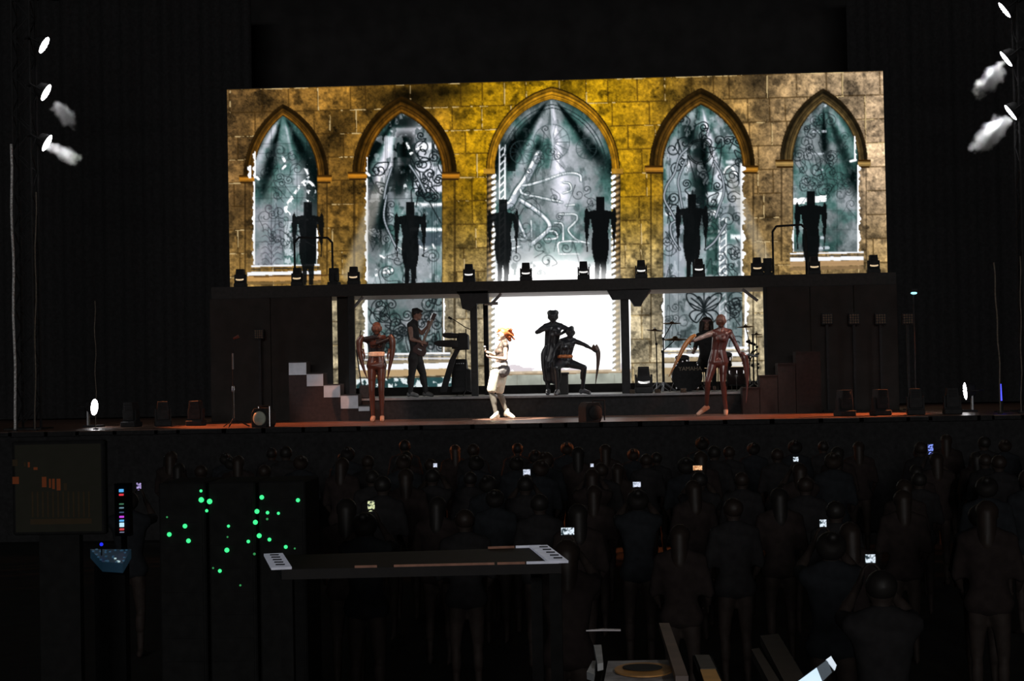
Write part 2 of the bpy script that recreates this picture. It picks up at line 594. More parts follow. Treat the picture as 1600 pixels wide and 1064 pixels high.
WIN = []
for i, (ax, ay, sy, xl, xr, oy, ol, orr, wb) in enumerate(ARCH):
    fin = arch_in(ax, ay, sy, xl, xr)
    fou = arch_in(ax, oy, sy, ol, orr)
    body = (fou > 0) & (fin <= 0)
    ring = body & (gy <= sy)
    jamb = body & (gy > sy) & (gy < wb + 14)
    t = np.clip(fou / (fou - fin + 1e-6), 0, 1)          # 0 outer .. 1 inner
    gold = np.array([(122, 80, 24), (128, 82, 20), (178, 124, 24), (118, 80, 26), (112, 90, 52)][i], float)
    if i == 2:
        prof = np.interp(t, [0, .07, .14, .3, .34, .42, .55, .62, .72, .8, .9, 1], [.25, .5, .85, .62, .4, 1.1, 1.05, .5, 1.15, .7, 1.0, .35])
    else:
        prof = np.interp(t, [0, .06, .16, .3, .36, .48, .55, .64, .72, .82, .9, 1], [.15, .30, .24, .18, .42, .62, .34, .74, .50, 1.10, .72, .24])
    nn_ = 0.62 + 0.75 * fbm(9, 40 + i, 3, 0.7)
    side = 1 + 0.25 * (gx < ax) * (t < 0.5) if i != 2 else 1
    put(ring * 1.0, gold * (prof * nn_ * side)[..., None])
    put((np.abs(fou) < 0.8) * (gy <= sy) * 0.8, (30, 20, 8))
    REG[ring] = 10 + i
    # jambs: lit stone shafts
    shaft = np.interp(t, [0, .12, .2, .55, .9, 1], [.45, .8, 1.0, .78, .9, .5])
    if i != 2:
        put(jamb * 0.85, stone * shaft[..., None])
        put(jamb * (np.abs(t - 0.14) < 0.05) * 0.5, (40, 28, 12))
        REG[jamb] = 20 + i
        for a, b in ((ol - 8, xl + 5), (xr - 6, orr + 6)):
            capm = (gx > a) & (gx < b) & (gy > sy - 2) & (gy < sy + 7)
            put(capm * 1.0, gold * 1.25 * (0.9 + 0.3 * n3)[..., None])
            put((gx > a) & (gx < b) & (np.abs(gy - sy + 2) < 1.1), (58, 36, 10))
            put((gx > a + 2) & (gx < b - 2) & (np.abs(gy - sy - 8) < 1.2), (52, 34, 12))
            put(((gx > a + 1) & (gx < b - 1) & (np.abs(gy - sy - 2.2) < 0.8)) * 0.7, gold * 1.8)
            REG[capm] = 20 + i
    win = (fin > 0) & (gy < wb)
    WIN.append((win, fin))
    REG[win] = 30 + i

# ---- window pictures: misty grey-green glass, iron scrolls, pipes and light shafts
IRON = (22, 28, 30)


def rays(i, ax, ay, lst):
    g = np.zeros((CH, CW))
    phi = np.degrees(np.arctan2(gx - ax, gy - ay)); rr = np.hypot(gx - ax, gy - ay)
    for ph, wd, amp, r0, r1 in lst:
        g += amp * np.exp(-((phi - ph) / wd) ** 2) * ss(r0, r0 + 25, rr) * (1 - ss(r1 * 0.55, r1, rr))
    return g


GR = np.array((150, 152, 162.)); TE = np.array((62, 92, 88.)); DK = np.array((10, 18, 18.))
cfg = [
    dict(b=0.50, seed=60, rays=[(-28, 5, .35, 5, 190), (-14, 5, -.55, 5, 170), (4, 7, .10, 20, 220), (12, 3, .25, 10, 150), (26, 8, -.55, 5, 170)]),
    dict(b=0.58, seed=70, rays=[(-18, 5, .55, 40, 260), (-9, 4, -.5, 20, 260), (-33, 6, -.6, 5, 260), (4, 6, -.55, 25, 150), (26, 8, .35, 30, 140)]),
    dict(b=0.50, seed=80, rays=[(6, 6, .55, 5, 250), (-24, 4, .28, 30, 170), (-15, 4, -.42, 60, 190), (-36, 8, -.6, 5, 190), (18, 4, .15, 20, 240), (37, 6, -.6, 5, 190), (-4, 3, -.15, 5, 200)]),
    dict(b=0.60, seed=100, rays=[(13, 4.5, .45, 5, 170), (3, 4, -.65, 30, 200), (22, 4, -.25, 20, 150), (-16, 6, -.45, 5, 110), (-6, 3, -.3, 5, 90)]),
    dict(b=0.44, seed=110, rays=[(5, 5, -.15, 10, 90), (14, 5, .22, 60, 260), (20, 6, -.35, 10, 260), (1, 4, -.4, 5, 120), (-14, 10, .18, 40, 260), (31, 7, .22, 20, 90)])]
for i, (win, fin) in enumerate(WIN):
    ax, ay, sy, xl, xr, oy, ol, orr, wb = ARCH[i]
    c = cfg[i]
    f = c['b'] + 0.42 * (fbm(26, c['seed']) - 0.5) + 0.12 * (nf - 0.5) + rays(i, ax, ay - 6, c['rays'])
    f -= 0.20 * np.exp(-((fin) / 5.0) ** 2) * (gy < sy + 20)
    f = np.clip(f, 0, 1.25)[..., None]
    tint = ss(0.35, 0.65, fbm(34, c['seed'] + 5))[..., None]
    mid = TE * tint + np.array((104, 112, 114.)) * (1 - tint)
    colr = np.where(f < 0.45, DK + (mid - DK) * (f / 0.45), mid + (np.array((196, 196, 206.)) - mid) * np.clip((f - 0.45) / 0.55, 0, 1.4))
    put(win * 1.0, colr)

W = [w_[0].astype(float) for w_ in WIN]
lump = (fbm(5, 200, 2) > 0.47) * 1.0
# window 1: pale lower left pane, pipes at the right
put(W[0] * ss(300, 330, gy) * (gx < 444) * 0.55, np.array((128, 128, 138.)) * (0.85 + 0.3 * n3)[..., None])
put(W[0] * (gx > 478) * ss(200, 240, gy) * 0.6, (14, 22, 22))
for pts, wd in (([(492, 300), (488, 288), (476, 283), (462, 300), (456, 312), (462, 322)], 4), ([(452, 335), (446, 326), (458, 306)], 5), ([(476, 262), (482, 276), (474, 286), (484, 296), (478, 308), (486, 318)], 3), ([(480, 258), (480, 330)], 2), ([(442, 246), (445, 252)], 4), ([(441, 264), (446, 259)], 3.5), ([(462, 344), (494, 342)], 4), ([(452, 372), (452, 412)], 2), ([(458, 368), (492, 384)], 2)):
    stroke(curve(pts, 8), wd, (214, 218, 224), 0.8, W[0], lump)
put(W[0] * (gx > 444) * (gy > 345) * (gx < 462) * (n3 > 0.45) * 0.6, (205, 208, 215))
# window 2: white slats and dark figures
for x0, x1, y0, y1, cc, a in ((648, 692, 258, 300, (206, 206, 216), .85), (650, 692, 301, 318, (44, 62, 62), .9), (648, 692, 317, 321, (240, 242, 245), .9), (648, 692, 323, 356, (52, 72, 74), .8), (640, 692, 356, 361, (240, 242, 245), .85), (648, 692, 362, 384, (56, 66, 74), .8), (612, 660, 199, 214, (206, 204, 212), .8), (650, 690, 222, 234, (224, 224, 230), .8), (600, 614, 214, 262, (200, 200, 208), .75), (594, 612, 256, 275, (200, 198, 208), .6), (622, 648, 246, 258, (225, 225, 232), .7), (604, 616, 300, 352, (160, 164, 172), .6)):
    m = W[1] * ss(x0 - 2, x0 + 2, gx + 5 * (n3 - .5)) * ss(x1 + 2, x1 - 2, gx) * ss(y0 - 2, y0 + 2, gy + 5 * (n2 - .5)) * ss(y1 + 2, y1 - 2, gy + 4 * (n3 - .5))
    put(m * a, cc)
for x0, y0, rx, ry in ((634, 225, 16, 22), (636, 262, 14, 26), (628, 190, 24, 10), (622, 285, 10, 22), (582, 330, 8, 60), (598, 345, 9, 40)):
    put(W[1] * np.exp(-((gx - x0) / rx) ** 4 - ((gy - y0) / ry) ** 4) * 0.8, (8, 13, 13))
for pts, wd in (([(636, 224), (642, 240), (650, 232), (660, 236)], 4), ([(594, 400), (606, 404), (607, 416), (596, 426)], 4), ([(622, 388), (630, 391)], 4), ([(656, 385), (660, 390), (666, 388)], 3), ([(676, 382), (680, 389)], 3), ([(588, 430), (588, 422)], 4), ([(633, 290), (633, 296)], 5), ([(600, 428), (612, 422)], 6)):
    stroke(pts, wd, (236, 238, 242), 0.85, W[1], lump)
# window 3: big pipes and a tower
put(W[2] * (gx > 779) * (gx < 791) * (gy > 225) * ((np.abs(gx - 780) < 2) | (np.abs(gx - 789) < 2) | (np.abs(((gy + gx) % 11) - 5) < 1.6)) * 0.85, (226, 228, 234))
put(W[2] * (gx > 792) * (gx < 806) * ss(215, 240, gy + (gx - 792) * 1.6) * (gy < 268) * 0.7, (6, 10, 10))
big = [([(842, 240), (822, 280), (808, 300), (798, 318), (784, 324)], 13, (150, 156, 164)), ([(812, 312), (834, 326), (856, 346), (856, 360), (830, 382)], 7, (190, 194, 202)), ([(816, 290), (830, 288), (850, 282), (884, 271), (905, 273), (908, 283)], 4, (205, 208, 214)), ([(813, 296), (818, 303), (850, 310), (878, 316)], 4, (205, 208, 214)), ([(880, 285), (890, 287), (892, 297), (880, 302)], 2.5, (225, 228, 232)), ([(874, 335), (898, 335), (902, 342), (896, 350), (888, 360), (902, 375), (920, 380)], 3, (225, 228, 232)), ([(866, 348), (878, 350), (880, 362), (880, 378)], 3, (220, 224, 230)), ([(858, 361), (868, 362), (870, 372), (852, 374)], 3, (220, 224, 230)), ([(873, 395), (873, 380), (890, 377), (905, 378)], 2.5, (225, 228, 232)), ([(795, 375), (822, 373)], 3, (220, 224, 230)), ([(795, 390), (816, 384)], 4, (220, 224, 230)), ([(806, 337), (813, 352), (822, 372)], 5, (190, 194, 202)), ([(873, 397), (905, 397)], 2, (230, 232, 236)), ([(884, 321), (898, 320)], 2.5, (230, 232, 236)), ([(830, 345), (831, 370)], 3, (215, 220, 226))]
for pts, wd, cc in big:
    cv = curve(pts, 8)
    stroke(cv, wd + 1.6, (50, 66, 66), 0.4, W[2])
    stroke(cv, wd * 0.8, cc, 0.5, W[2])
    stroke([(x - wd * 0.12, y - wd * 0.2) for x, y in cv], max(1.2, wd * 0.3), (236, 238, 242), 0.75, W[2], np.maximum(lump, 0.2))
stroke(spiral(822, 386, 11, 1.0), 3, (120, 128, 132), 0.8, W[2])
glow = 0.75 * np.exp(-((gx - 868) / 70) ** 2) * ss(360, 425, gy) + ss(395, 442, gy) * 0.8 * (0.6 + 0.6 * n2)
put(W[2] * np.clip(glow, 0, 1), (255, 255, 255))
put(W[2] * ss(440, 452, gy), (255, 255, 255))
# window 4
for x0, x1, y0, y1, cc, a in ((1042, 1076, 232, 330, (140, 146, 154), .6), (1040, 1070, 350, 440, (146, 150, 160), .7), (1104, 1130, 300, 318, (222, 224, 230), .8), (1122, 1136, 318, 432, (128, 134, 142), .7), (1104, 1122, 328, 336, (232, 234, 238), .85), (1142, 1158, 366, 374, (232, 234, 238), .8), (1110, 1124, 360, 364, (240, 240, 244), .9), (1108, 1122, 369, 373, (240, 240, 244), .9), (1072, 1084, 250, 268, (224, 224, 232), .85), (1085, 1093, 246, 262, (214, 214, 222), .8), (1040, 1068, 332, 337, (226, 228, 232), .8), (1134, 1150, 250, 256, (220, 222, 228), .7), (1104, 1122, 338, 430, (26, 52, 46), .7), (1036, 1160, 455, 545, (130, 142, 146), .55)):
    m = W[3] * ss(x0 - 2, x0 + 2, gx + 5 * (n3 - .5)) * ss(x1 + 2, x1 - 2, gx) * ss(y0 - 2, y0 + 2, gy + 5 * (n2 - .5)) * ss(y1 + 2, y1 - 2, gy + 4 * (n3 - .5))
    put(m * a, cc)
for x0, y0, rx, ry in ((1094, 236, 13, 20), (1092, 300, 12, 60), (1075, 205, 12, 20)):
    put(W[3] * np.exp(-((gx - x0) / rx) ** 4 - ((gy - y0) / ry) ** 4) * 0.75, (8, 14, 14))
put(W[3] * (gx > 1123) * (gx < 1136) * (gy > 340) * ((np.abs(gx - 1124) < 1.3) | (np.abs(gx - 1135) < 1.3) | (np.abs(((gy * 1.1 + gx) % 12) - 6) < 1.5)) * 0.8, (225, 228, 234))
stroke(curve([(1131, 272), (1136, 262), (1144, 262), (1150, 272)]), 3.5, (214, 218, 224), 0.9, W[3])
# window 5
put(W[4] * (gx < 1292) * (np.abs(gy - 313 + 0.1 * (gx - 1260)) < 5) * (n3 > 0.34) * 0.9, (236, 238, 244))
for y, x0, x1, wd in ((206, 1262, 1292, 4), (241, 1250, 1292, 2.5), (266, 1272, 1292, 3), (372, 1262, 1294, 5), (388, 1272, 1294, 5), (166, 1274, 1290, 4)):
    stroke([(x0, y), (x1, y - 1)], wd, (190, 196, 204), 0.75, W[4], lump)
put(W[4] * (n3 > 0.62) * ss(1290, 1240, gx) * ss(240, 170, gy) * 0.8, (170, 174, 186))

# broken reflections in the glass
sp1, sp2 = fbm(13, 401, 4, 0.7), fbm(15, 402, 4, 0.6)
for i in range(5):
    wk = (0.12, 0.36, 0.12, 0.32, 0.12)[i]
    put(W[i] * ss(0.60, 0.68, sp1) * wk * (gy < 560), (208, 212, 218))
    put(W[i] * ss(0.60, 0.70, sp2) * (wk + 0.15) * (gy < (430 if i == 2 else 560)), (16, 30, 29))
# ironwork of the windows
rr_ = np.random.RandomState(21)


def scrolls(i, x0, x1, y0, y1, n, al=0.75, wd=1.2):
    for _ in range(n):
        cx, cy = rr_.uniform(x0, x1), rr_.uniform(y0, y1)
        rad = rr_.uniform(5, 12) * (1.25 if i in (1, 3) else 1.0)
        sg = rr_.choice([-1, 1]); ph = rr_.uniform(0, 6.28)
        sp = spiral(cx, cy, rad, rr_.uniform(1.1, 1.8), sg, ph)
        stroke(sp, wd, IRON, al, W[i])
        ex, ey = sp[0]
        stroke(curve([(ex, ey), (ex - sg * rad * math.sin(ph) * -1.2, ey - sg * rad * math.cos(ph) * 1.2), (ex + rr_.uniform(-14, 14), ey + rr_.uniform(10, 34))], 6), wd, IRON, al, W[i])


def bars(i, xs, ys, al=0.5, y0=150, y1=640):
    ax, ay, sy, xl, xr, *_r, wb = ARCH[i]
    for x in xs: stroke([(x, y0), (x, min(y1, wb))], 1.0, IRON, al, W[i])
    for y in ys: stroke([(xl, y), (xr, y - 1.5)], 1.0, IRON, al, W[i])


bars(0, (424, 464), (225, 240, 274, 293, 310, 346, 378), 0.42)
bars(1, (602, 604.5, 675, 679, 682), (254, 290, 311), 0.5)
bars(3, (1046, 1060), (240, 300, 324), 0.4)
bars(4, (1270, 1308), (215, 250, 290, 330, 360), 0.25)
scrolls(0, 412, 476, 215, 410, 22, 0.5, 1.0)
scrolls(1, 585, 688, 205, 310, 20, 0.9, 1.7)
scrolls(1, 580, 688, 310, 440, 16, 0.55, 1.2)
scrolls(1, 585, 688, 460, 545, 30, 0.8, 1.5)
scrolls(3, 1042, 1156, 185, 330, 24, 0.85, 1.6)
scrolls(3, 1040, 1156, 335, 440, 20, 0.6, 1.2)
scrolls(3, 1040, 1070, 460, 540, 6, 0.4, 1.2)
scrolls(3, 1138, 1158, 460, 540, 7, 0.7, 1.6)
scrolls(4, 1244, 1300, 180, 300, 30, 0.6, 1.0)
scrolls(4, 1300, 1336, 190, 320, 10, 0.35, 1.0)
scrolls(2, 790, 940, 185, 410, 30, 0.45, 1.0)
# vines with leaves in the tall windows
for i, pts in ((1, [(604, 305), (600, 340), (612, 372), (622, 392)]), (1, [(640, 258), (652, 276), (664, 300)]), (1, [(612, 262), (604, 288), (600, 310)]), (3, [(1076, 230), (1062, 245), (1054, 270), (1042, 290), (1038, 310), (1048, 330), (1056, 345)]), (3, [(1072, 250), (1060, 280), (1062, 300), (1066, 325)]), (3, [(1116, 252), (1128, 275), (1131, 300), (1124, 322), (1118, 340)]), (3, [(1102, 390), (1116, 378), (1128, 360), (1134, 350)]), (3, [(1062, 390), (1050, 370), (1048, 352), (1056, 345)])):
    cv = curve(pts, 8)
    stroke(cv, 4.2, (24, 32, 33), 0.85, W[i])
    stroke(cv, 2.2, (150, 156, 164), 0.85, W[i])
# rose and leaves in window 1
for rad in (4, 8, 12):
    stroke(spiral(421, 325, rad, 1.05, 1, rad), 1.0, (62, 62, 70), 0.7, W[0])
for y in range(348, 412, 9):
    stroke(curve([(424, y + 12), (416, y + 2), (409, y + 4)], 5), 1.2, (66, 66, 72), 0.6, W[0])
    stroke(curve([(424, y + 12), (432, y + 2), (440, y + 4)], 5), 1.2, (66, 66, 72), 0.6, W[0])
stroke([(424, 338), (424, 412)], 1.2, (60, 60, 66), 0.7, W[0])
# rosettes and spokes in the centre window
for cx, cy, rad in ((862, 222, 28), (815, 238, 18), (916, 232, 16)):
    stroke(spiral(cx, cy, rad, 1.0, 1, 0, 30)[:1] + [(cx + rad * math.cos(a), cy + rad * math.sin(a)) for a in np.linspace(0, 6.283, 30)], 1.3, (58, 70, 72), 0.6, W[2])
    for a in np.linspace(0, 6.283, 15):
        stroke([(cx + rad * .2 * math.cos(a), cy + rad * .2 * math.sin(a)), (cx + rad * .95 * math.cos(a), cy + rad * .95 * math.sin(a))], 1.1, (40, 52, 54), 0.5, W[2])
stroke([(861, 158), (864, 232)], 2.0, (176, 182, 190), 0.7, W[2])
for off in (8, 13):
    f = WIN[2][1]
    put(W[2] * (np.abs(f - off) < 0.8) * (gy < 250) * 0.7, (26, 34, 36))
# ring and butterfly in window 4
for rad in (17, 19.5):
    stroke([(1094 + rad * math.cos(a), 237 + rad * math.sin(a)) for a in np.linspace(0, 6.283, 36)], 1.3, (12, 16, 16), 0.9, W[3])
bf = [[(0, 0), (-6, -14), (-16, -24), (-26, -26), (-27, -18), (-22, -8), (-14, 0), (0, 4)], [(0, 4), (-14, 2), (-22, 8), (-20, 16), (-12, 22), (-6, 16), (0, 6)], [(0, 0), (-10, -10), (-20, -18)], [(0, 2), (-12, -4), (-22, -10)], [(0, 4), (-10, 10), (-14, 18)], [(0, 0), (-3, -14), (-8, -20), (-10, -17)]]
put(W[3] * np.exp(-((gx - 1101) / 24) ** 4 - ((gy - 482) / 22) ** 4) * 0.35, (196, 200, 208))
for s in (-1, 1):
    for b in bf:
        stroke(curve([(1100 + s * -x * 1.0, 483 + y * 0.95) for x, y in b], 7), 1.9, (18, 24, 26), 0.95, W[3])
stroke([(1100, 455), (1100, 500)], 2.2, (26, 32, 34), 0.9, W[3])

wany = np.clip(sum(W), 0, 1)[..., None] * (gy < 452)[..., None]
IMG = IMG * (1 - wany) + np.clip((IMG - 105) * 1.28 + 124, 4, 255) * wany
# blown-out window edges, sills and twisted columns
jag = 4.2 * (vnoise(9999, 3, 300) - 0.35) + 3.0 * (vnoise(9999, 9, 301) - 0.4)


def glowedge(xc, y0, y1, side, wd=2.0, amp=1.0):
    d = (gx - xc) * side
    m = (d < wd) & (d > -np.maximum(0.5, jag * amp + wd * 0.3)) & (gy > y0) & (gy < y1)
    put(m * 1.0, (252, 253, 255))


glowedge(398, 236, 279, 1, 1.6, 0.8); glowedge(390, 258, 279, 1, 2.2, 0.9); glowedge(397, 283, 414, 1, 2.0, 0.7)
glowedge(495, 346, 414, -1, 1.0, 0.7)
glowedge(574, 245, 272, 1, 1, 0.5); glowedge(573, 278, 440, 1, 1.6, 0.9); glowedge(571, 462, 552, 1, 4.0, 1.5)
glowedge(694, 455, 552, -1, 1.2, 0.6)
glowedge(1159, 255, 440, -1, 1.4, 1.7); glowedge(1166, 455, 548, -1, 3.0, 1.6); glowedge(1037, 455, 545, 1, 1.2, 1.1)
stroke([(1157, 255), (1158, 440)], 1.6, (225, 228, 232), 0.8)
glowedge(1336, 212, 252, -1, 1.8, 0.5); glowedge(1341, 257, 394, -1, 1.2, 1.1); glowedge(1240, 352, 394, 1, 0.6, 0.8)
stroke([(401, 277), (404, 280)], 4, (252, 253, 255)); stroke([(1329, 252), (1337, 250)], 4, (252, 253, 255)); stroke([(573, 270), (577, 274)], 4, (252, 253, 255))
wht = (250, 251, 255)


def sill(x0, x1, lines, slope=-0.02, reg=None):
    for y, h, cc, a in lines:
        yy = gy - (gx - x0) * slope
        m = (gx > x0) & (gx < x1) & (np.abs(yy - y - 0.8 * (vnoise(6, 9999, int(y)) - .5) * (h > 3)) < h / 2)
        put(m * a, cc)
        if reg: REG[m] = reg


sill(392, 500, [(416, 2.6, wht, 1), (420.5, 1.6, (40, 40, 40), .8)], reg=40)
sill(386, 502, [(428, 5.5, wht, 1), (436, 8, (206, 158, 96), .9), (443, 4, (120, 96, 60), .8)], reg=40)
sill(396, 512, [(432.5, 2, (80, 50, 24), .7)], reg=40)
sill(1234, 1350, [(396.5, 2.6, wht, 1), (401, 1.6, (60, 60, 60), .8), (405.5, 6, wht, 1), (413, 8, (186, 150, 108), .9), (420, 5, (140, 112, 78), .8)], reg=44)
sill(560, 704, [(554.5, 3, wht, 1), (558, 2.5, (120, 124, 130), .9), (562.5, 3, (226, 226, 232), .9), (567, 4, (150, 136, 112), 1), (574, 9, wht, 1), (584, 10, (190, 160, 118), .95), (590.5, 2.2, (60, 48, 34), .8)], reg=41)
mm = (gx > 556) & (gx < 712) & (gy > 592 - (gx - 560) * .02) & (gy < 612)
put(mm * 1.0, np.where((n3 > 0.5)[..., None], np.array((226, 236, 238.)), np.array((44, 74, 76.)) * (0.6 + 0.8 * n2)[..., None]))
REG[mm] = 41
sill(1034, 1172, [(546, 3.4, wht, 1), (551, 2.4, (120, 120, 124), .9), (556, 5.5, wht, 1), (563, 5, (170, 150, 120), .9), (571, 7, (235, 232, 228), .9), (580, 10, (180, 156, 118), .95), (596, 16, (150, 136, 110), .9)], reg=43)
# centre: foot of the arch with paving
cen = (gx > 758) & (gx < 986)
put(cen & (gy > 452) & (gy < 580), (255, 255, 255))
put(cen * ss(566, 572, gy + 5 * (n3 - .5)) * (fbm(8, 330, 3, 3.0) > 0.55) * 0.5, (200, 180, 190))
put(cen * ss(578.5, 580, gy + 0.02 * (gx - 860)), np.array((206, 186, 158.)) * (0.85 + 0.3 * n3)[..., None])
put(cen * ss(583.5, 585.5, gy + 0.02 * (gx - 860)), np.array((168, 172, 160.)) * (0.75 + 0.45 * n2)[..., None])
for x in (808, 846, 931, 960): put((np.abs(gx - x) < 0.7) * (gy > 585) * 0.5, (120, 116, 104))
put(cen & (np.abs(gy + 0.02 * (gx - 860) - 584) < 0.8), (150, 128, 100))
REG[cen & (gy > 440) & (gy < 582)] = 32
REG[cen & (gy >= 582)] = 42
for xa, xb, sgn in ((760, 776, 1), (954, 970, -1)):
    tcol = (gx - xa) / (xb - xa)
    tin = tcol if sgn > 0 else 1 - tcol            # 1 on the window side
    ph = ((gy + sgn * 7 * tin) / 9.2) % 1.0
    m = (gx > xa) & (gx < xb) & (gy > 268) & (gy < 580)
    barrel = np.clip(1.15 - (2 * tcol - 1) ** 2, 0, 1)
    wav = 0.5 + 0.5 * np.cos(2 * np.pi * (ph - 0.5))
    cc = np.array((172, 140, 92.)) * ((0.35 + 0.75 * wav) * barrel)[..., None]
    lowm = ss(380, 470, gy)[..., None]
    cc = cc * (1 - 0.6 * lowm) + np.array((236, 228, 210.)) * 0.6 * lowm
    edge = tin + 0.28 * (wav - 0.5)
    cc = np.where(((edge > 0.58) & (wav > 0.28))[..., None], np.array((253, 254, 255.)), cc)
    cc = np.where(((edge > 0.62) & (wav <= 0.28))[..., None], np.array((110, 118, 116.)), cc)
    put(m & ~((tin > 0.80 + 0.2 * wav)), cc)
    REG[m] = 50 + (sgn < 0)
for a, b in ((755, 780), (948, 974)):
    capm = (gx > a) & (gx < b) & (gy > 263) & (gy < 272)
    put(capm & ~(W[2] > 0), np.array((166, 122, 40.)) * (0.8 + 0.5 * n3)[..., None]); put((gx > a) & (gx < b) & (np.abs(gy - 272) < 1) & ~(W[2] > 0), (60, 40, 14))

# soft light shafts falling over the stone beside the tall windows
for (xa, ya), (xb, yb_), wd, a in (((628, 175), (546, 440), 15, 0.42), ((1098, 170), (1200, 420), 12, 0.34), ((442, 190), (398, 420), 12, 0.10)):
    dx, dy = xb - xa, yb_ - ya
    L = math.hypot(dx, dy)
    d = np.abs((gx - xa) * dy - (gy - ya) * dx) / L
    t = ((gx - xa) * dx + (gy - ya) * dy) / L ** 2
    m = np.exp(-(d / (wd * (0.35 + 0.65 * np.clip(t, 0, 1)))) ** 4) * ss(0.30, 0.55, t) * (1 - ss(0.97, 1.02, t)) * a
    put(m, (214, 206, 190))

# winged silhouettes shown on the screen
BODY = [(-.055, .0), (.055, .0), (.062, .05), (.058, .12), (.055, .155), (.13, .165), (.165, .175), (.188, .122), (.214, .150), (.225, .26), (.222, .36), (.205, .50), (.190, .66), (.178, .66), (.182, .52), (.160, .46), (.172, .40), (.150, .33), (.140, .24), (.120, .34), (.105, .41), (.118, .52), (.122, .60), (.105, .72), (.082, .80), (.086, .88), (.070, 1.0), (.018, 1.0), (.012, .86), (-.004, .78), (-.012, .86), (-.02, 1.0), (-.072, 1.0), (-.078, .88), (-.075, .80), (-.10, .72), (-.122, .60), (-.118, .50), (-.105, .41), (-.12, .34), (-.140, .24), (-.150, .33), (-.168, .40), (-.158, .46), (-.182, .53), (-.176, .66), (-.188, .66), (-.205, .50), (-.222, .36), (-.225, .26), (-.214, .150), (-.188, .122), (-.165, .175), (-.13, .165), (-.055, .155), (-.058, .12), (-.062, .05)]
for kk, (cx, y0, y1, al, wdt, fade) in enumerate(((481, 316, 446, .93, 1.0, 0), (641, 316, 446, .95, 1.0, 0), (786, 312, 440, .92, 1.0, .5), (938, 308, 438, .985, 1.0, .75), (1081, 304, 436, .96, 1.0, 0), (1267, 299, 436, .985, .95, .3))):
    h = y1 - y0
    pts = [(cx + x * h * 0.86 * wdt, y0 + y * h) for x, y in BODY]
    m = inpoly(pts)
    mm = m * al * (1 - fade * ss(y1 - 34, y1 - 4, gy))
    put(mm, (10, 12, 13))
    REG[m & (gy < 445)] = 60 + kk

IMG = np.clip(IMG, 0, 255)
IMG[..., :] = IMG + 0.0
# ---- carry the picture to the LED grid
NU, NV = 1025, 475
iu, iv = np.meshgrid(np.arange(NU + 1) + 0.0, np.arange(NV + 1) + 0.0)
pp = np.stack([iu, iv, np.ones_like(iu)], -1) @ HM.T
ppx = pp[..., 0] / pp[..., 2] - X0; ppy = pp[..., 1] / pp[..., 2] - Y0
ppx = np.clip(ppx, 0, CW - 2.001); ppy = np.clip(ppy, 0, CH - 2.001)
jx = ppx.astype(int); jy = ppy.astype(int); tx = (ppx - jx)[..., None]; ty = (ppy - jy)[..., None]
srgb = (IMG[jy, jx] * (1 - tx) + IMG[jy, jx + 1] * tx) * (1 - ty) + (IMG[jy + 1, jx] * (1 - tx) + IMG[jy + 1, jx + 1] * tx) * ty
s = srgb / 255.0
lin = np.where(s <= 0.04045, s / 12.92, ((s + 0.055) / 1.055) ** 2.4)
lin = np.where((s.min(-1) > 0.985)[..., None], lin * 1.5, lin)
regc = REG[np.clip(np.round(ppy[:-1, :-1] + .5).astype(int), 0, CH - 1), np.clip(np.round(ppx[:-1, :-1] + .5).astype(int), 0, CW - 1)]
vpos = np.stack([iu / 72 - 7.117, np.zeros_like(iu), 7.19 - iv / 72 - 0.59], -1).reshape(-1, 3)
vcol = np.concatenate([lin, np.ones(lin.shape[:2] + (1,))], -1).reshape(-1, 4)
quad = np.stack([iv[:-1, :-1] * (NU + 1) + iu[:-1, :-1], iv[1:, :-1] * (NU + 1) + iu[1:, :-1] - 0, iv[1:, 1:] * (NU + 1) + iu[1:, 1:], iv[:-1, 1:] * (NU + 1) + iu[:-1, 1:]], -1).astype(int)


def led_mat(name, sample):
    m = bpy.data.materials.new(name)
    m.use_nodes = True
    nt = m.node_tree
    nt.nodes.clear()
    o = nt.nodes.new('ShaderNodeOutputMaterial')
    e = nt.nodes.new('ShaderNodeEmission')
    a = nt.nodes.new('ShaderNodeAttribute')
    a.attribute_name = 'picture'
    nt.links.new(a.outputs['Color'], e.inputs['Color'])
    nt.links.new(e.outputs[0], o.inputs['Surface'])
    m.cycles.emission_sampling = sample
    return m


LED = led_mat('led_picture', 'NONE')
vw = thing('video_wall', 'huge LED video wall showing golden stone arches and grey windows', 'video wall', (0, 0, 0.59))
MB().span((-7.117, 0.004, -0.02), (7.117, 0.14, 6.62)).build('cabinet', K_PAINT, vw)
names = {1: 'arch_moulding', 2: 'window_jamb', 3: 'window_picture', 4: 'window_sill', 5: 'twisted_column', 6: 'winged_silhouette'}
flat = regc.reshape(-1)
quad = quad.reshape(-1, 4)
for rid in np.unique(flat):
    fq = quad[flat == rid]
    nm = 'stone_block' if rid >= 1000 else names.get(rid // 10, 'stone_block')
    uq, inv = np.unique(fq, return_inverse=True)
    me = bpy.data.meshes.new(nm)
    n = len(fq)
    me.vertices.add(len(uq)); me.loops.add(4 * n); me.polygons.add(n)
    me.vertices.foreach_set('co', vpos[uq].astype(np.float32).ravel())
    me.loops.foreach_set('vertex_index', inv.reshape(-1).astype(np.int32))
    me.polygons.foreach_set('loop_start', np.arange(0, 4 * n, 4, dtype=np.int32))
    me.update(calc_edges=True)
    at_ = me.attributes.new('picture', 'FLOAT_COLOR', 'POINT')
    at_.data.foreach_set('color', vcol[uq].astype(np.float32).ravel())
    me.materials.append(LED)
    o = link(nm, me, vw)
    if nm == 'winged_silhouette': o['label'] = 'black winged figure shown on the screen'
    if nm == 'window_picture': o['label'] = 'picture of a misty grey window with iron scrolls'

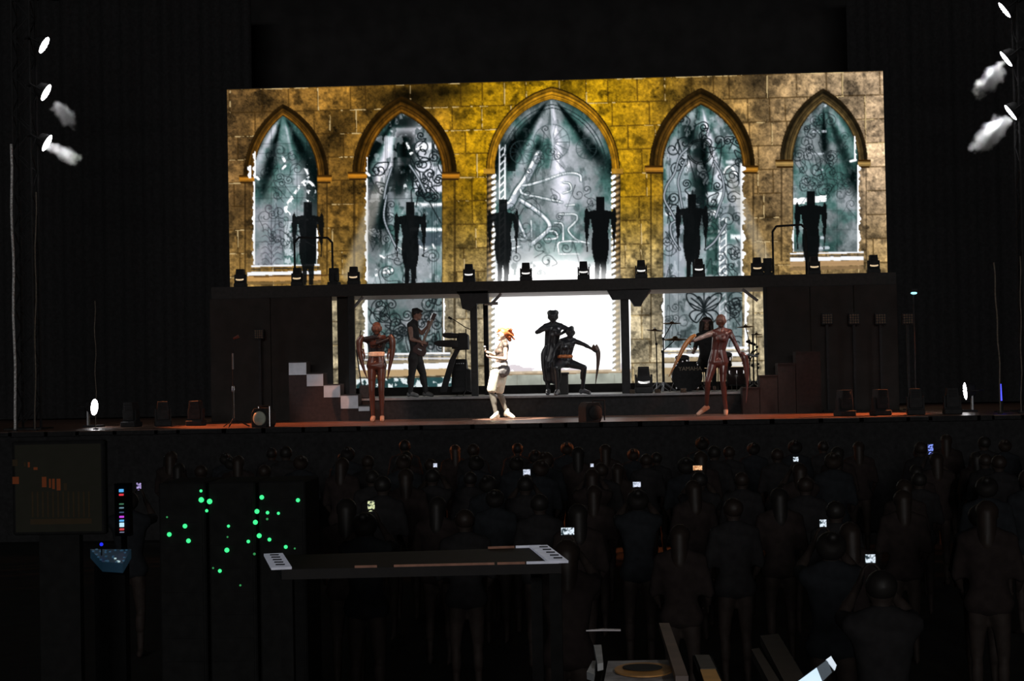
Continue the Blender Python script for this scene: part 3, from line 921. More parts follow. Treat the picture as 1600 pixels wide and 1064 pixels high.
# ------------------------------------------------------------------ moving head lamps
REFLECT_BAND = mat('band_reflection', (0.5, 0.5, 0.5), 0.3, emit=(0.9, 0.88, 0.85, 0.9))  # emission stands in for the screen's reflection in the band
REFLECT_BAND_AMBER = mat('band_reflection_amber', (0.5, 0.4, 0.3), 0.3, emit=(0.95, 0.68, 0.38, 0.65))


def moving_head(label, loc, slit, scale=1.0, rz=0.0, name='moving_head', group=None):
    o = thing(name, label, 'stage light', loc, rz, group)
    o.scale = (scale,) * 3
    MB().box((0, 0, 0.04), (0.25, 0.22, 0.08)).build('base', K_PLASTIC, o, bevel=0.012)
    y = MB()
    for s in (-1, 1):
        y.box((s * 0.108, 0, 0.165), (0.026, 0.09, 0.19))
        y.box((s * 0.095, 0, 0.085), (0.05, 0.12, 0.02))
    y.box((0, 0, 0.088), (0.22, 0.11, 0.024))
    y.build('yoke', K_PLASTIC, o)
    h = MB()
    h.prism([(-0.088, -0.085, 0.10), (0.088, -0.085, 0.10), (0.094, -0.085, 0.20), (0.080, -0.085, 0.30), (0.074, -0.085, 0.37), (-0.074, -0.085, 0.37), (-0.080, -0.085, 0.30), (-0.094, -0.085, 0.20)], (0, 0.17, 0))
    for i in range(5):
        h.box((0, -0.088, 0.25 + i * 0.022), (0.12, 0.012, 0.008))
    hd = h.build('head', K_PLASTIC, o, bevel=0.006)
    arc = [(-0.082, -0.088, 0.145), (-0.05, -0.09, 0.134), (0, -0.091, 0.130), (0.05, -0.09, 0.134), (0.082, -0.088, 0.145), (0.082, -0.088, 0.172), (0.05, -0.09, 0.165), (0, -0.091, 0.162), (-0.05, -0.09, 0.165), (-0.082, -0.088, 0.172)]
    MB().prism(arc, (0, 0.004, 0)).build('lens', slit, hd)  # front band; any glow it has imitates a reflection
    return o


order = ['first from the left end of the catwalk', 'second from the left, beside the rail', 'left of the second window', 'left of the twisted columns',
         'left of the two under the central arch', 'right of the two under the central arch', 'between the central and fourth arch', 'at the foot of the fourth window', 'left of the right rail', 'at the foot of the rightmost window', 'last at the right end of the catwalk']
for i, (px, py) in enumerate(((376, 447), (465, 444), (553, 441.5), (733, 438), (822, 436.5), (912, 434.5), (1002, 432.5), (1092, 431), (1183, 429), (1272, 427.5), (1365, 425.5))):
    x = at(px, py, PY + 0.22).x
    moving_head('black moving head lamp on the platform, ' + order[i], (x, PY + 0.22, zt), REFLECT_BAND if 3 <= i <= 6 or i == 7 else REFLECT_BAND_AMBER, 0.98)
for px, lab in ((522, 'black moving head lamp turned sideways by the left rail'), (1200, 'black moving head lamp turned sideways by the right rail')):
    moving_head(lab, (at(px, 440, PY + 0.5).x, PY + 0.5, zt), K_PLASTIC, 0.98, math.radians(80))

# rails on the catwalk
for pts, lab in (([(460, 446), (460, 379), (467, 371), (512, 371.5), (519, 379), (519, 446)], 'black tubular hoop rail before the leftmost screen figure'),
                 ([(1207, 430), (1207, 362), (1213, 353.5), (1252, 351), (1259, 358), (1259, 430)], 'black tubular hoop rail before the rightmost screen figure')):
    Y = PY + 0.8
    o = thing('guard_rail', lab, 'rail', (at(pts[0][0], 440, Y).x, Y, zt))
    P = [at(x, y, Y) - o.location for x, y in pts]
    P[0].z = 0; P[-1].z = 0
    P[0].x = P[1].x; P[-1].x = P[-2].x
    MB().tube(P, 0.022, 10).build('hoop', K_METAL, o, True)
    for e in (P[0], P[-1]):
        MB().cyl(e, e + Vector((0, 0, 0.012)), 0.06, n=16).build('foot_plate', K_METAL, o)

# ------------------------------------------------------------------ side towers with round wash lamps
LENS = mat('lamp_lens', (0.8, 0.8, 0.8), 0.2, emit=(1.0, 0.98, 1.0, 14.0))


def wash_lamp(label, loc, n, r=0.165, name='wash_light', hang=None, spot=0, dist=0.2):
    """round LED wash lamp whose face looks along n"""
    o = thing(name, label, 'stage light', loc)
    n = Vector(n).normalized()
    rot = n.to_track_quat('Z', 'Y').to_matrix()
    MB().lathe([(r * 0.55, -0.16), (r * 0.75, -0.14), (r * 0.95, -0.05), (r * 1.06, -0.01), (r * 1.06, 0.012)], (0, 0, 0), 24, rot).build('housing', K_PLASTIC, o, True)
    ls = MB()
    for k, (ring, cnt) in enumerate(((0, 1), (0.36, 6), (0.72, 12))):
        for j in range(cnt):
            a = 2 * math.pi * j / cnt
            c = rot @ Vector((ring * r * math.cos(a), ring * r * math.sin(a), 0.014))
            ls.lathe([(r * 0.17, 0), (r * 0.17, 0.010), (r * 0.10, 0.018)], c, 10, rot)
    ls.lathe([(r, 0.008), (r, 0.016)], (0, 0, 0), 24, rot)
    ls.build('lens', LENS, o)
    side = rot @ Vector((0, 1, 0))
    side = Vector((0, 1, 0)) - n * n.y
    side.normalize()
    b = -n * 0.05
    bk = -n * 0.30
    MB().tube([b + side * r * 1.1, b + side * r * 1.15 + bk * 0.5, bk + side * r * 0.6, bk - side * r * 0.6, b - side * r * 1.15 + bk * 0.5, b - side * r * 1.1], 0.014, 6).build('yoke', K_METAL, o)
    if hang:
        MB().cyl(bk, bk + Vector(hang), 0.022, n=8).build('clamp_arm', K_METAL, o)
    if spot:
        light('wash_beam', 'SPOT', Vector(loc) + n * 0.03, Vector(loc) + n * 5, spot, (1, 1, 1), spot_size=math.radians(38), spot_blend=0.5, shadow_soft_size=0.12)
    return o


def tower(px, Y, label):
    x = at(px, 300, Y).x
    o = thing('lighting_tower', label, 'truss', (x, Y, 0))
    H = 8.4
    for i, (dx, dy) in enumerate(((-.17, -.17), (.17, -.17), (.17, .17), (-.17, .17))):
        MB().cyl((dx, dy, 0.03), (dx, dy, H), 0.025, n=8).build('chord', K_METAL, o)
    lac = MB()
    z = 0.1
    s = 1
    while z < H - 0.4:
        for dy in (-.17, .17):
            lac.cyl((-.17 * s, dy, z), (.17 * s, dy, z + 0.36), 0.011, n=5)
        for dx in (-.17, .17):
            lac.cyl((dx, -.17 * s, z), (dx, .17 * s, z + 0.36), 0.011, n=5)
        s = -s; z += 0.36
    lac.build('lacing', K_METAL, o)
    MB().box((0, 0, 0.015), (0.7, 0.7, 0.03)).build('base_plate', K_METAL, o)
    return o


TY = -5.6
tower(40, TY, 'black lighting truss tower at the far left of the stage')
tower(1607, TY, 'black lighting truss tower at the far right of the stage')
ll = ['topmost', 'middle', 'lowest']
for i, (px, py) in enumerate(((68, 70), (71, 144), (72.5, 223))):
    p = at(px, py, TY - 0.3)
    wash_lamp('glowing round lamp, %s of the three on the left tower' % ll[i], p, (0.86, 0.07 + 0.01 * i, -0.50), 0.165, hang=(-0.12, 0.12, 0.0), spot=(60, 260, 800)[i])
for i, (px, py) in enumerate(((1570.5, 15), (1573, 91.5), (1580, 175))):
    p = at(px, py, TY - 0.3)
    wash_lamp('glowing round lamp, %s of the three on the right tower' % ll[i], p, (-0.79, 0.15, -0.59), 0.165, hang=(0.12, 0.12, 0.0), spot=(60, 1300, 2000)[i])
# floor wash lamps on stands at the wings
for px, py, nx, lab in ((146.5, 636, 0.9, 'glowing round floor lamp at the left wing'), (1509.5, 611, -0.9, 'glowing round floor lamp at the right wing')):
    p = at(px, py, -5.0)
    o = wash_lamp(lab, (p.x, p.y, 0), (nx, -0.11 if nx > 0 else 0.05, -0.06), 0.155, 'floor_light')
    for ch in o.children: ch.location = (0, 0, p.z)
    sgn = -1 if nx > 0 else 1
    MB().box((sgn * 0.09, -0.05, p.z * 0.5), (0.03, 0.10, p.z)).build('bracket', GREYM, o)
    MB().box((0, 0, 0.02), (0.34, 0.3, 0.04)).build('base', K_METAL, o)

# ------------------------------------------------------------------ smoke lit by the lamps
def smoke_mat(seed, dens):
    m = bpy.data.materials.new('smoke')
    m.use_nodes = True
    nt = m.node_tree
    nt.nodes.clear()
    out = nt.nodes.new('ShaderNodeOutputMaterial')
    v = nt.nodes.new('ShaderNodeVolumePrincipled')
    v.inputs['Color'].default_value = (0.93, 0.95, 0.95, 1)
    v.inputs['Anisotropy'].default_value = 0.0
    tc = nt.nodes.new('ShaderNodeTexCoord')
    n = nt.nodes.new('ShaderNodeTexNoise')
    n.noise_dimensions = '4D'
    n.inputs['W'].default_value = seed
    n.inputs['Scale'].default_value = 5.5
    n.inputs['Detail'].default_value = 4
    nt.links.new(tc.outputs['Object'], n.inputs['Vector'])
    # fall-off from the cloud's middle (generated box coordinates)
    mp = nt.nodes.new('ShaderNodeVectorMath'); mp.operation = 'SUBTRACT'; mp.inputs[1].default_value = (0.5, 0.5, 0.5)
    nt.links.new(tc.outputs['Generated'], mp.inputs[0])
    ln = nt.nodes.new('ShaderNodeVectorMath'); ln.operation = 'LENGTH'
    nt.links.new(mp.outputs[0], ln.inputs[0])
    mr = nt.nodes.new('ShaderNodeMapRange')
    mr.inputs['From Min'].default_value = 0.5; mr.inputs['From Max'].default_value = 0.1
    mr.inputs['To Min'].default_value = -0.42; mr.inputs['To Max'].default_value = 0.22
    nt.links.new(ln.outputs['Value'], mr.inputs['Value'])
    ad = nt.nodes.new('ShaderNodeMath'); ad.operation = 'ADD'
    nt.links.new(mr.outputs[0], ad.inputs[0]); nt.links.new(n.outputs['Fac'], ad.inputs[1])
    rp = nt.nodes.new('ShaderNodeMapRange')
    rp.inputs['From Min'].default_value = 0.36; rp.inputs['From Max'].default_value = 0.80
    rp.inputs['To Min'].default_value = 0.0; rp.inputs['To Max'].default_value = dens
    nt.links.new(ad.outputs[0], rp.inputs['Value'])
    nt.links.new(rp.outputs[0], v.inputs['Density'])
    nt.links.new(v.outputs[0], out.inputs['Volume'])
    return m


def smoke(label, a, b, r, seed, dens):
    """puff running from photo point a to b"""
    Y = TY - 0.32
    A = at(*a, Y); B = at(*b, Y) + Vector((0, -0.15, 0))
    L = (B - A).length
    q = (B - A).to_track_quat('X', 'Z')
    bm = MB()
    bm.ball((0, 0, 0), 1.0, 3, (L * 0.56, r, r))
    for vv in bm.bm.verts:
        vv.co *= 1 + 0.10 * math.sin(9 * vv.co.x + seed) * math.cos(7 * vv.co.y + seed)
    o = bm.build('smoke_cloud', smoke_mat(seed, dens), None, True)
    o.location = (A + B) / 2
    o.rotation_mode = 'QUATERNION'
    o.rotation_quaternion = q
    return tag(o, label, 'smoke', 'smoke puffs at the lamps', 'stuff')


smoke('thin smoke puff under the middle lamp of the left tower', (80, 158), (130, 206), 0.25, 3.1, 6)
smoke('white smoke puff at the lowest lamp of the left tower', (68, 218), (140, 262), 0.25, 8.7, 7)
smoke('white smoke puff below the middle lamp of the right tower', (1580, 92), (1514, 158), 0.29, 5.3, 7)
smoke('thick white smoke puff at the lowest lamp of the right tower', (1588, 170), (1504, 250), 0.34, 1.9, 7)

# ------------------------------------------------------------------ wing curtains
def curtain(px, Y, wd, label, seed, h=9.5):
    x = at(px, 400, Y).x
    r = random.Random(seed)
    o = thing('wing_curtain', label, 'curtain', (x, Y, 0))
    n = 14
    prof = []
    for i in range(n * 6 + 1):
        t = i / (n * 6)
        prof.append(((t - .5) * wd, 0.07 * math.sin(t * n * 2 * math.pi) + 0.02 * math.sin(t * 41 + seed)))
    bm = bmesh.new()
    rows = []
    for z in (0.03, 1.5, 4, h):
        rows.append([bm.verts.new((a + r.uniform(-.004, .004), b, z)) for a, b in prof] + [bm.verts.new((a, b + 0.02, z)) for a, b in reversed(prof)])
    for A, B in zip(rows, rows[1:]):
        m = len(A)
        for i in range(m):
            bm.faces.new([A[i], A[(i + 1) % m], B[(i + 1) % m], B[i]])
    mb = MB(); mb.bm.free(); mb.bm = bm
    mb.build('cloth', K_CLOTH, o, True)
    MB().cyl((-wd / 2, 0, h), (wd / 2, 0, h), 0.03, n=8).build('batten', K_METAL, o)
    return o


curtain(178, 0.8, 6.4, 'black pleated curtain in the left wing behind the lamps', 2)
curtain(1562, 0.8, 6.4, 'black pleated curtain in the right wing behind the lamps', 4)
# cables and rods by the towers, stood up and cut where their lit length ends
LIT_ROD = mat('lit_rod', (0.75, 0.68, 0.66), 0.7, 0.0, var=0.6, scale=30)  # colour raised to stand in for the lamp light on it
WIRE = mat('dull_wire', (0.16, 0.13, 0.10), 0.6, var=0.4, scale=30)
for (x0, y0), (x1, y1), r, m, lab in (((17, 225), (24, 632), 0.022, LIT_ROD, 'pale thin upright pole at the far left edge'), ((56, 300), (55, 640), 0.010, WIRE, 'thin dull pole standing beside the left tower'),
                                      ((1553, 410), (1563, 598), 0.012, WIRE, 'thin amber pole rising behind the blue tube'), ((1594, 400), (1596, 620), 0.010, WIRE, 'thin grey pole at the far right edge'),
                                      ((148, 470), (150, 640), 0.007, WIRE, 'thin upright rod behind the left floor lamp')):
    Y = -6.4
    a = at(x0, y0, Y); b = at(x1, y1, Y)
    o = thing('standing_cable', lab, 'pole', (b.x, Y, 0))
    P = [a.lerp(b, t) - o.location + Vector((0.01 * math.sin(t * 17), 0.01 * math.cos(t * 13), 0)) for t in [i / 12 for i in range(13)]]
    P.append(Vector((P[-1].x, 0, 0.02)))
    MB().tube(P, r, 6).build('strand', m, o)
    MB().box((P[-1].x, 0, 0.012), (0.08, 0.08, 0.024)).build('floor_anchor', K_METAL, o)
# blue LED tube at the right
p0, p1 = at(1563, 600, -5.4), at(1564.5, 626, -5.4)
o = thing('led_tube', 'short glowing blue LED tube at the right wing', 'light', (p1.x, p1.y, 0))
MB().cyl((0, 0, p1.z), (p0.x - p1.x, 0, p0.z), 0.018, n=10).build('tube', mat('blue_led', (0.1, 0.1, 0.5), 0.4, emit=(0.05, 0.06, 1.0, 2.2)), o)
MB().cyl((0, 0, 0.02), (0, 0, p1.z), 0.03, n=10).build('stand', K_METAL, o)
MB().cyl((0, 0, 0), (0, 0, 0.02), 0.13, n=16).build('base', K_METAL, o)
# cyan lamp glowing in the right wing, on a thin pole
p = at(1428, 458, -4.3)
o = thing('cyan_lamp', 'small cyan lamp glowing on a pole in the right wing', 'light', (p.x, p.y, 0))
MB().ball((0, 0, p.z), 0.055, 2, (1.1, 0.8, 0.45)).build('bulb', mat('cyan_led', (0.3, 0.5, 0.5), 0.4, emit=(0.35, 0.85, 1.0, 1.6)), o, True)
MB().box((0, 0.02, p.z + 0.05), (0.12, 0.12, 0.06)).build('hood', K_METAL, o)
MB().cyl((0, 0.06, 0.02), (0, 0.06, p.z + 0.03), 0.015, n=8).build('pole', K_METAL, o)
MB().cyl((0, 0.06, 0), (0, 0.06, 0.02), 0.15, n=16).build('base', K_METAL, o)

# ------------------------------------------------------------------ blinder lamps with gridded faces
GRID = mat('blinder_cell', (0.09, 0.055, 0.025), 0.6, 0.0, var=0.4)


def blinder(px, py, Y, size, label, zbase, cat='stage light'):
    p = at(px, py, Y)
    o = thing('blinder_light', label, cat, (p.x, Y, zbase))
    h = p.z - zbase
    MB().box((0, 0.07, h), (size * 1.15, 0.12, size * 1.15)).build('housing', K_PLASTIC, o, bevel=0.008)
    n = 4
    for i in range(n):
        for j in range(n):
            c = Vector(((i - 1.5) * size / n, 0.012, h + (j - 1.5) * size / n))
            MB().lathe([(size / n * 0.36, 0.02), (size / n * 0.44, -0.004), (size / n * 0.2, 0.0)], c, 8, Matrix.Rotation(math.radians(90), 3, 'X')).build('cell', GRID, o)
    if h - size * 0.575 > 0.02:
        MB().box((0, 0.09, (h - size * 0.575) / 2), (0.05, 0.05, h - size * 0.575)).build('post', K_METAL, o)
        MB().box((0, 0.09, 0.012), (0.22, 0.16, 0.024)).build('foot', K_METAL, o)
    return o


bl = ['leftmost', 'second', 'third', 'rightmost']
for i, px in enumerate((1293, 1335, 1376.5, 1419)):
    blinder(px, 498, -3.35 , 0.19, 'dim gridded lamp on a post in the right wing, %s of four' % bl[i], 0)
for i, (px, py) in enumerate(((988, 613), (1028, 612), (1068, 611))):
    blinder(px, py, RY + 0.12, 0.10, 'dim gridded footlight on the riser below the drums, %s of three' % ['left', 'middle', 'right'][i], RZ)
for px in (404,): blinder(px, 522, -3.35, 0.17, 'dim gridded lamp on a post before the left wing panel', 0)

# ------------------------------------------------------------------ floor moving heads (unlit) along the stage
for i, (px, py) in enumerate(((228, 664), (277, 663), (328, 662), (1320, 650), (1376, 649), (1431, 648), (1488, 647))):
    p = on(px, py, 0)
    moving_head('unlit floor moving head near the stage lip, %s' % ['leftmost of three at left', 'middle of three at left', 'rightmost of three at left', 'first of four at right', 'second of four at right', 'third of four at right', 'last of four at right'][i], (p.x, min(-5.2, max(SF + 0.35, p.y)), 0), K_PLASTIC, 1.25, random.uniform(-.4, .4))

# ------------------------------------------------------------------ floor monitors
CONE = mat('pale_cone', (0.42, 0.44, 0.36), 0.6, var=0.2, scale=9)


def fan_box(px, py, label, rz, s=1.0, lit=True):
    p = on(px, py, 0)
    o = thing('floor_monitor', label, 'monitor', (p.x, p.y, 0), rz)
    MB().prism([(-0.20 * s, 0, 0.0), (0.13 * s, 0, 0.0), (0.16 * s, 0, 0.06), (0.16 * s, 0, 0.30 * s), (0.10 * s, 0, 0.40 * s), (-0.14 * s, 0, 0.40 * s), (-0.20 * s, 0, 0.30 * s)], (0, 0.34, 0)).build('cabinet', K_PLASTIC, o, bevel=0.01)
    MB().lathe([(0.15 * s, 0.0), (0.15 * s, 0.015), (0.13 * s, 0.03), (0.05 * s, 0.045)], (0.0, -0.001, 0.19 * s), 24, Matrix.Rotation(math.radians(90), 3, 'X')).build('cone', CONE if lit else K_PLASTIC, o, True)
    hd = MB()
    hd.tube([(-0.03, 0.02, 0.40 * s), (-0.03, 0.02, 0.44 * s), (0.19, 0.02, 0.44 * s), (0.19, 0.02, 0.02)], 0.014, 8)
    hd.build('handle', CHROME if lit else K_METAL, o)
    return o


fan_box(406, 668, 'black floor monitor with pale round cone left of the steps', math.radians(-18), 0.85)
fan_box(930, 659, 'black floor monitor at the stage lip right of the singer', math.radians(25), 0.85, False)

# ------------------------------------------------------------------ microphone stands
def tripod(mb, r=0.28, z=0.16):
    for k in range(3):
        a = 2 * math.pi * k / 3 + 0.4
        mb.cyl((0, 0, z), (r * math.cos(a), r * math.sin(a), 0.015), 0.011, n=6)
    return mb


p = on(365.5, 668, 0)
o = thing('microphone_stand', 'tall straight microphone stand lit at the left of the stage', 'microphone stand', (p.x, p.y, 0))
tripod(MB()).build('tripod', K_METAL, o)
zm = at(364, 577, p.y).z
MB().cyl((0, 0, 0.14), (0, 0, at(364, 607, p.y).z), 0.014, n=8).build('lower_tube', CHROME, o)
MB().cyl((0, 0, at(364, 607, p.y).z), (0, 0, zm), 0.010, n=8).build('upper_tube', K_METAL, o)
MB().cyl((0, 0, at(364, 609, p.y).z - 0.02), (0, 0, at(364, 605, p.y).z + 0.02), 0.024, n=10).build('clutch', CHROME, o)
MB().cyl((0, 0, zm), (0, 0, at(364, 552, p.y).z), 0.014, n=8).build('boom_pivot', GREYM, o)
hi = at(368, 528, p.y) - o.location
MB().cyl((0, 0, at(364, 552, p.y).z), hi, 0.008, n=8).build('boom', K_METAL, o)
MB().cyl(hi - Vector((0.04, 0, 0.01)), hi + Vector((0.06, 0, 0.03)), 0.017, 0.03, n=10).build('microphone', mat('dull_red', (0.22, 0.06, 0.04), 0.4, 0.4), o)

p = Vector((at(566, 600, -3.2).x, -3.2, RZ))
o = thing('microphone_stand', 'dark leaning microphone stand behind the left dancer', 'microphone stand', p)
tripod(MB(), 0.2, 0.12).build('tripod', K_METAL, o)
t1 = at(557, 548, -3.2) - p
MB().cyl((0, 0, 0.1), t1, 0.013, n=8).build('lower_tube', K_METAL, o)
t2 = at(556, 550, -3.2) - p
MB().cyl(t1, at(564, 516, -3.2) - p, 0.010, n=8).build('boom', K_METAL, o)
MB().box((0.05, 0, 0.13), (0.2, 0.18, 0.26)).build('pedal_box', K_PLASTIC, o, bevel=0.02)

# ------------------------------------------------------------------ keyboards on a slanted stand, amplifier behind
KY = -2.6
def loc_poly(pts, Y, o): return [at(x, y, Y) - o.location for x, y in pts]


base = Vector((at(706, 612, KY).x, KY, RZ))
o = thing('keyboard_stand', 'black slanted keyboard stand right of the guitarist', 'stand', base)
MB().prism(loc_poly([(687, 613), (697, 613), (703, 592), (712, 560), (719, 546), (712, 544), (702, 563), (693, 592)], KY, o), (0, 0.06, 0)).build('leg', K_METAL, o)
MB().prism(loc_poly([(687, 613), (697, 613), (703, 592), (712, 560), (719, 546), (712, 544), (702, 563), (693, 592)], KY + 0.7, o), (0, 0.06, 0)).build('leg', K_METAL, o)
MB().prism(loc_poly([(706, 542), (722, 543), (722, 546), (706, 545)], KY - 0.05, o), (0, 0.85, 0)).build('arm', K_METAL, o)
MB().prism(loc_poly([(716, 520), (727, 520), (731, 524), (731.5, 546), (715, 547), (713, 530)], KY - 0.02, o), (0, 0.4, 0)).build('head_box', K_METAL, o, bevel=0.01)
def keyboard(pts, label, keys):
    q = at(*pts[0], KY)
    k = thing('keyboard', label, 'keyboard', (q.x, KY - 0.1, q.z))
    MB().prism([at(x, y, KY - 0.1) - k.location for x, y in pts], (0, 0.95, 0)).build('body', K_PLASTIC, k, bevel=0.008)
    a = at(*keys[0], KY - 0.1) - k.location; b = at(*keys[1], KY - 0.1) - k.location
    for j in range(14):
        MB().box(((a.x + b.x) / 2, 0.06 + j * 0.062, (a.z + b.z) / 2), (abs(b.x - a.x), 0.055, 0.018)).build('key', mat('ivory_key', (0.35, 0.33, 0.30), 0.4), k)
    return k
keyboard([(678, 535), (683, 532), (706, 531), (716, 532), (716, 543), (706, 542.5), (684, 541), (678, 538)], 'black keyboard on the slanted stand, lower of two', ((684, 533), (700, 533)))
keyboard([(691, 521), (695, 520), (711, 520.5), (716, 521), (716, 527), (694, 527.5), (691.5, 525)], 'small red-brown keyboard above the larger black one', ((696, 520.3), (706, 520.3)))
# boom microphone above the keyboards
p = Vector((at(728, 612, -2.3).x, -2.3, RZ))
o = thing('microphone_stand', 'black boom microphone stand over the keyboards', 'microphone stand', p)
tripod(MB(), 0.25, 0.12).build('tripod', K_METAL, o)
MB().cyl((0, 0, 0.1), at(728, 514, -2.3) - p, 0.012, n=8).build('tube', K_METAL, o)
MB().tube([at(736, 515, -2.3) - p, at(728, 512, -2.3) - p, at(710, 500, -2.3) - p, at(705, 497.5, -2.3) - p], 0.009, 6).build('boom', K_METAL, o)
MB().cyl(at(706, 498.5, -2.3) - p, at(700.5, 495.5, -2.3) - p, 0.022, 0.026, n=10).build('microphone', K_METAL, o)
# amplifier
AY = -1.9
p = Vector((at(722, 612, AY).x, AY, RZ))
o = thing('amplifier', 'black amplifier cabinet under the keyboards', 'amplifier', p)
MB().prism([at(x, y, AY) - p for x, y in ((705, 613.5), (736, 613), (735, 578), (729, 576), (727, 561), (710, 561), (706, 575))], (0, 0.45, 0)).build('cabinet', K_PLASTIC, o, bevel=0.015)
MB().box((at(720, 590, AY).x - p.x, -0.012, at(720, 592, AY).z - RZ), (0.28, 0.02, 0.34)).build('grille', K_CLOTH, o)
for i in range(4): MB().cyl((at(714 + i * 3.4, 568, AY).x - p.x, -0.025, at(714, 568, AY).z - RZ), (at(714 + i * 3.4, 568, AY).x - p.x, 0.01, at(714, 568, AY).z - RZ), 0.012, n=8).build('knob', GREYM, o)

# floor lamp right of the centre column, on the riser
moving_head('large black moving head lamp on the riser beside the right column', (at(1006, 605, -2.9).x, -2.9, RZ), mat('chrome_band_reflection', (0.6, 0.6, 0.6), 0.25, 0.8, emit=(0.6, 0.62, 0.6, 0.25)), 1.42)  # band's faint emission imitates a reflection in chrome
# seat box behind the crouching dancer
p = at(880, 606, -2.7); p.z = RZ
o = thing('seat_box', 'low black seat box behind the crouching dancer', 'stool', p)
zz = at(880, 582, -2.7).z - RZ
MB().box((0, 0.15, zz / 2 - 0.02), (0.20, 0.26, zz - 0.04)).build('body', K_PAINT, o, bevel=0.01)
MB().box((0, 0.15, zz - 0.02), (0.24, 0.30, 0.04)).build('lid', K_PAINT, o, bevel=0.01)

# ------------------------------------------------------------------ drum kit
DY = -1.7
DRUM = mat('drum_shell', (0.045, 0.030, 0.030), 0.3, spec=0.5)
HEADM = mat('drum_head_black', (0.02, 0.02, 0.02), 0.8, spec=.1)
BRASS = mat('cymbal_bronze', (0.20, 0.14, 0.09), 0.35, 0.9)
RX90 = Matrix.Rotation(math.radians(90), 3, 'X')


def drum(name, label, px, py, Y, r, depth, rot, legs=True):
    c = at(px, py, Y)
    o = thing(name, label, 'drum', (c.x, Y, RZ))
    c = Vector((0, 0, c.z - RZ))
    MB().lathe([(r, -depth / 2), (r, depth / 2)], c, 28, rot).build('shell', DRUM, o, True)
    MB().lathe([(r * 0.97, depth / 2 + 0.001), (r * 0.97, depth / 2 + 0.006)], c, 28, rot).build('drum_head', HEADM, o)
    for s in (-1, 1):
        MB().lathe([(r * 1.035, s * depth / 2 - 0.012), (r * 1.035, s * depth / 2 + 0.012)], c, 28, rot).build('hoop', K_METAL, o)
    for k in range(8):
        a = 2 * math.pi * k / 8
        d = rot @ Vector((r * 1.03 * math.cos(a), r * 1.03 * math.sin(a), depth * 0.25))
        MB().box(c + d, (0.02, 0.02, 0.06)).build('lug', CHROME, o)
    if legs:
        for k in range(3):
            a = 2 * math.pi * k / 3 + .5
            MB().cyl((r * 0.95 * math.cos(a), r * 0.95 * math.sin(a), c.z), (r * 1.1 * math.cos(a), r * 1.1 * math.sin(a), 0.0), 0.012, n=6).build('leg', CHROME, o)
    return o, c


bd, c = drum('bass_drum', 'black bass drum with lettered head between dancer and lamp', 1073, 588, DY, 0.30, 0.42, RX90, False)
for s in (-1, 1):
    MB().cyl((s * 0.26, -0.15, c.z - 0.1), (s * 0.36, -0.2, 0.0), 0.012, n=6).build('spur', CHROME, bd)
# maker's lettering on the bass drum head
tcv = bpy.data.curves.new('lettering', 'FONT')
tcv.body = 'YAMAHA'
tcv.size = 0.115
tcv.align_x = 'CENTER'
tcv.extrude = 0.002
tmp = bpy.data.objects.new('tmp', tcv); COL.objects.link(tmp)
dg = bpy.context.evaluated_depsgraph_get()
me = bpy.data.meshes.new_from_object(tmp.evaluated_get(dg))
bpy.data.objects.remove(tmp)
me.materials.append(mat('lettering_tan', (0.34, 0.27, 0.18), 0.5))
lt = link('lettering', me, bd, (0.06, -0.235, c.z + 0.12))
lt.rotation_euler = (math.radians(90), 0, 0)
drum('floor_tom', 'black floor tom right of the drummer', 1150, 588, DY + 0.1, 0.20, 0.36, Matrix.Identity(3))
drum('snare_drum', 'shallow drum left of the drummer', 1088, 571, DY + 0.5, 0.17, 0.15, Matrix.Identity(3))
drum('rack_tom', 'small tom raised above the bass drum', 1066, 566, DY + 0.15, 0.14, 0.2, Matrix.Rotation(math.radians(20), 3, 'X'))
drum('rack_tom', 'small dark tom hidden behind the red dancer', 1132, 562, DY + 0.3, 0.15, 0.22, Matrix.Rotation(math.radians(20), 3, 'X'))


def cymbal(label, px, py, Y, r, foot, thick=0.012, tilt=0.0):
    c = at(px, py, Y)
    o = thing('cymbal_stand', label, 'cymbal', (at(foot, 605, Y).x, Y, RZ))
    c = c - o.location
    rot = Matrix.Rotation(tilt, 3, 'Y') @ Matrix.Rotation(math.radians(6), 3, 'X')
    MB().lathe([(r, 0), (r * 0.98, thick * 0.6), (r * 0.25, thick * 1.6), (r * 0.2, thick * 3), (0.01, thick * 3.6)], c, 28, rot).build('cymbal', BRASS, o, True)
    MB().cyl(c, c + Vector((0, 0, 0.07)), 0.012, n=8).build('wing_nut', CHROME, o)
    mid = Vector((0, 0, c.z * 0.78))
    MB().cyl((0, 0, 0.18), mid, 0.013, n=8).build('tube', K_METAL, o)
    MB().cyl(mid, c, 0.010, n=8).build('arm', K_METAL, o)
    MB().box(mid, (0.05, 0.04, 0.05)).build('tilter', K_METAL, o)
    tripod(MB(), 0.26, 0.2).build('tripod', GREYM, o)
    return o


cymbal('cymbal on the tall stand, upper of three left of the drummer', 1050, 505.5, DY - 0.1, 0.19, 1038)
cymbal('cymbal farthest left in the drum kit', 1023, 516.5, DY - 0.2, 0.18, 1027, tilt=0.08)
cymbal('thick dark cymbal between the stands and the orange blade', 1055, 531, DY - 0.05, 0.24, 1036, 0.022)
cymbal('thin cymbal behind the red dancer, right of the head', 1165, 511, DY + 0.1, 0.18, 1172, tilt=-0.05)
cymbal('small cymbal low at the right end of the kit', 1182, 523, DY + 0.1, 0.12, 1184)
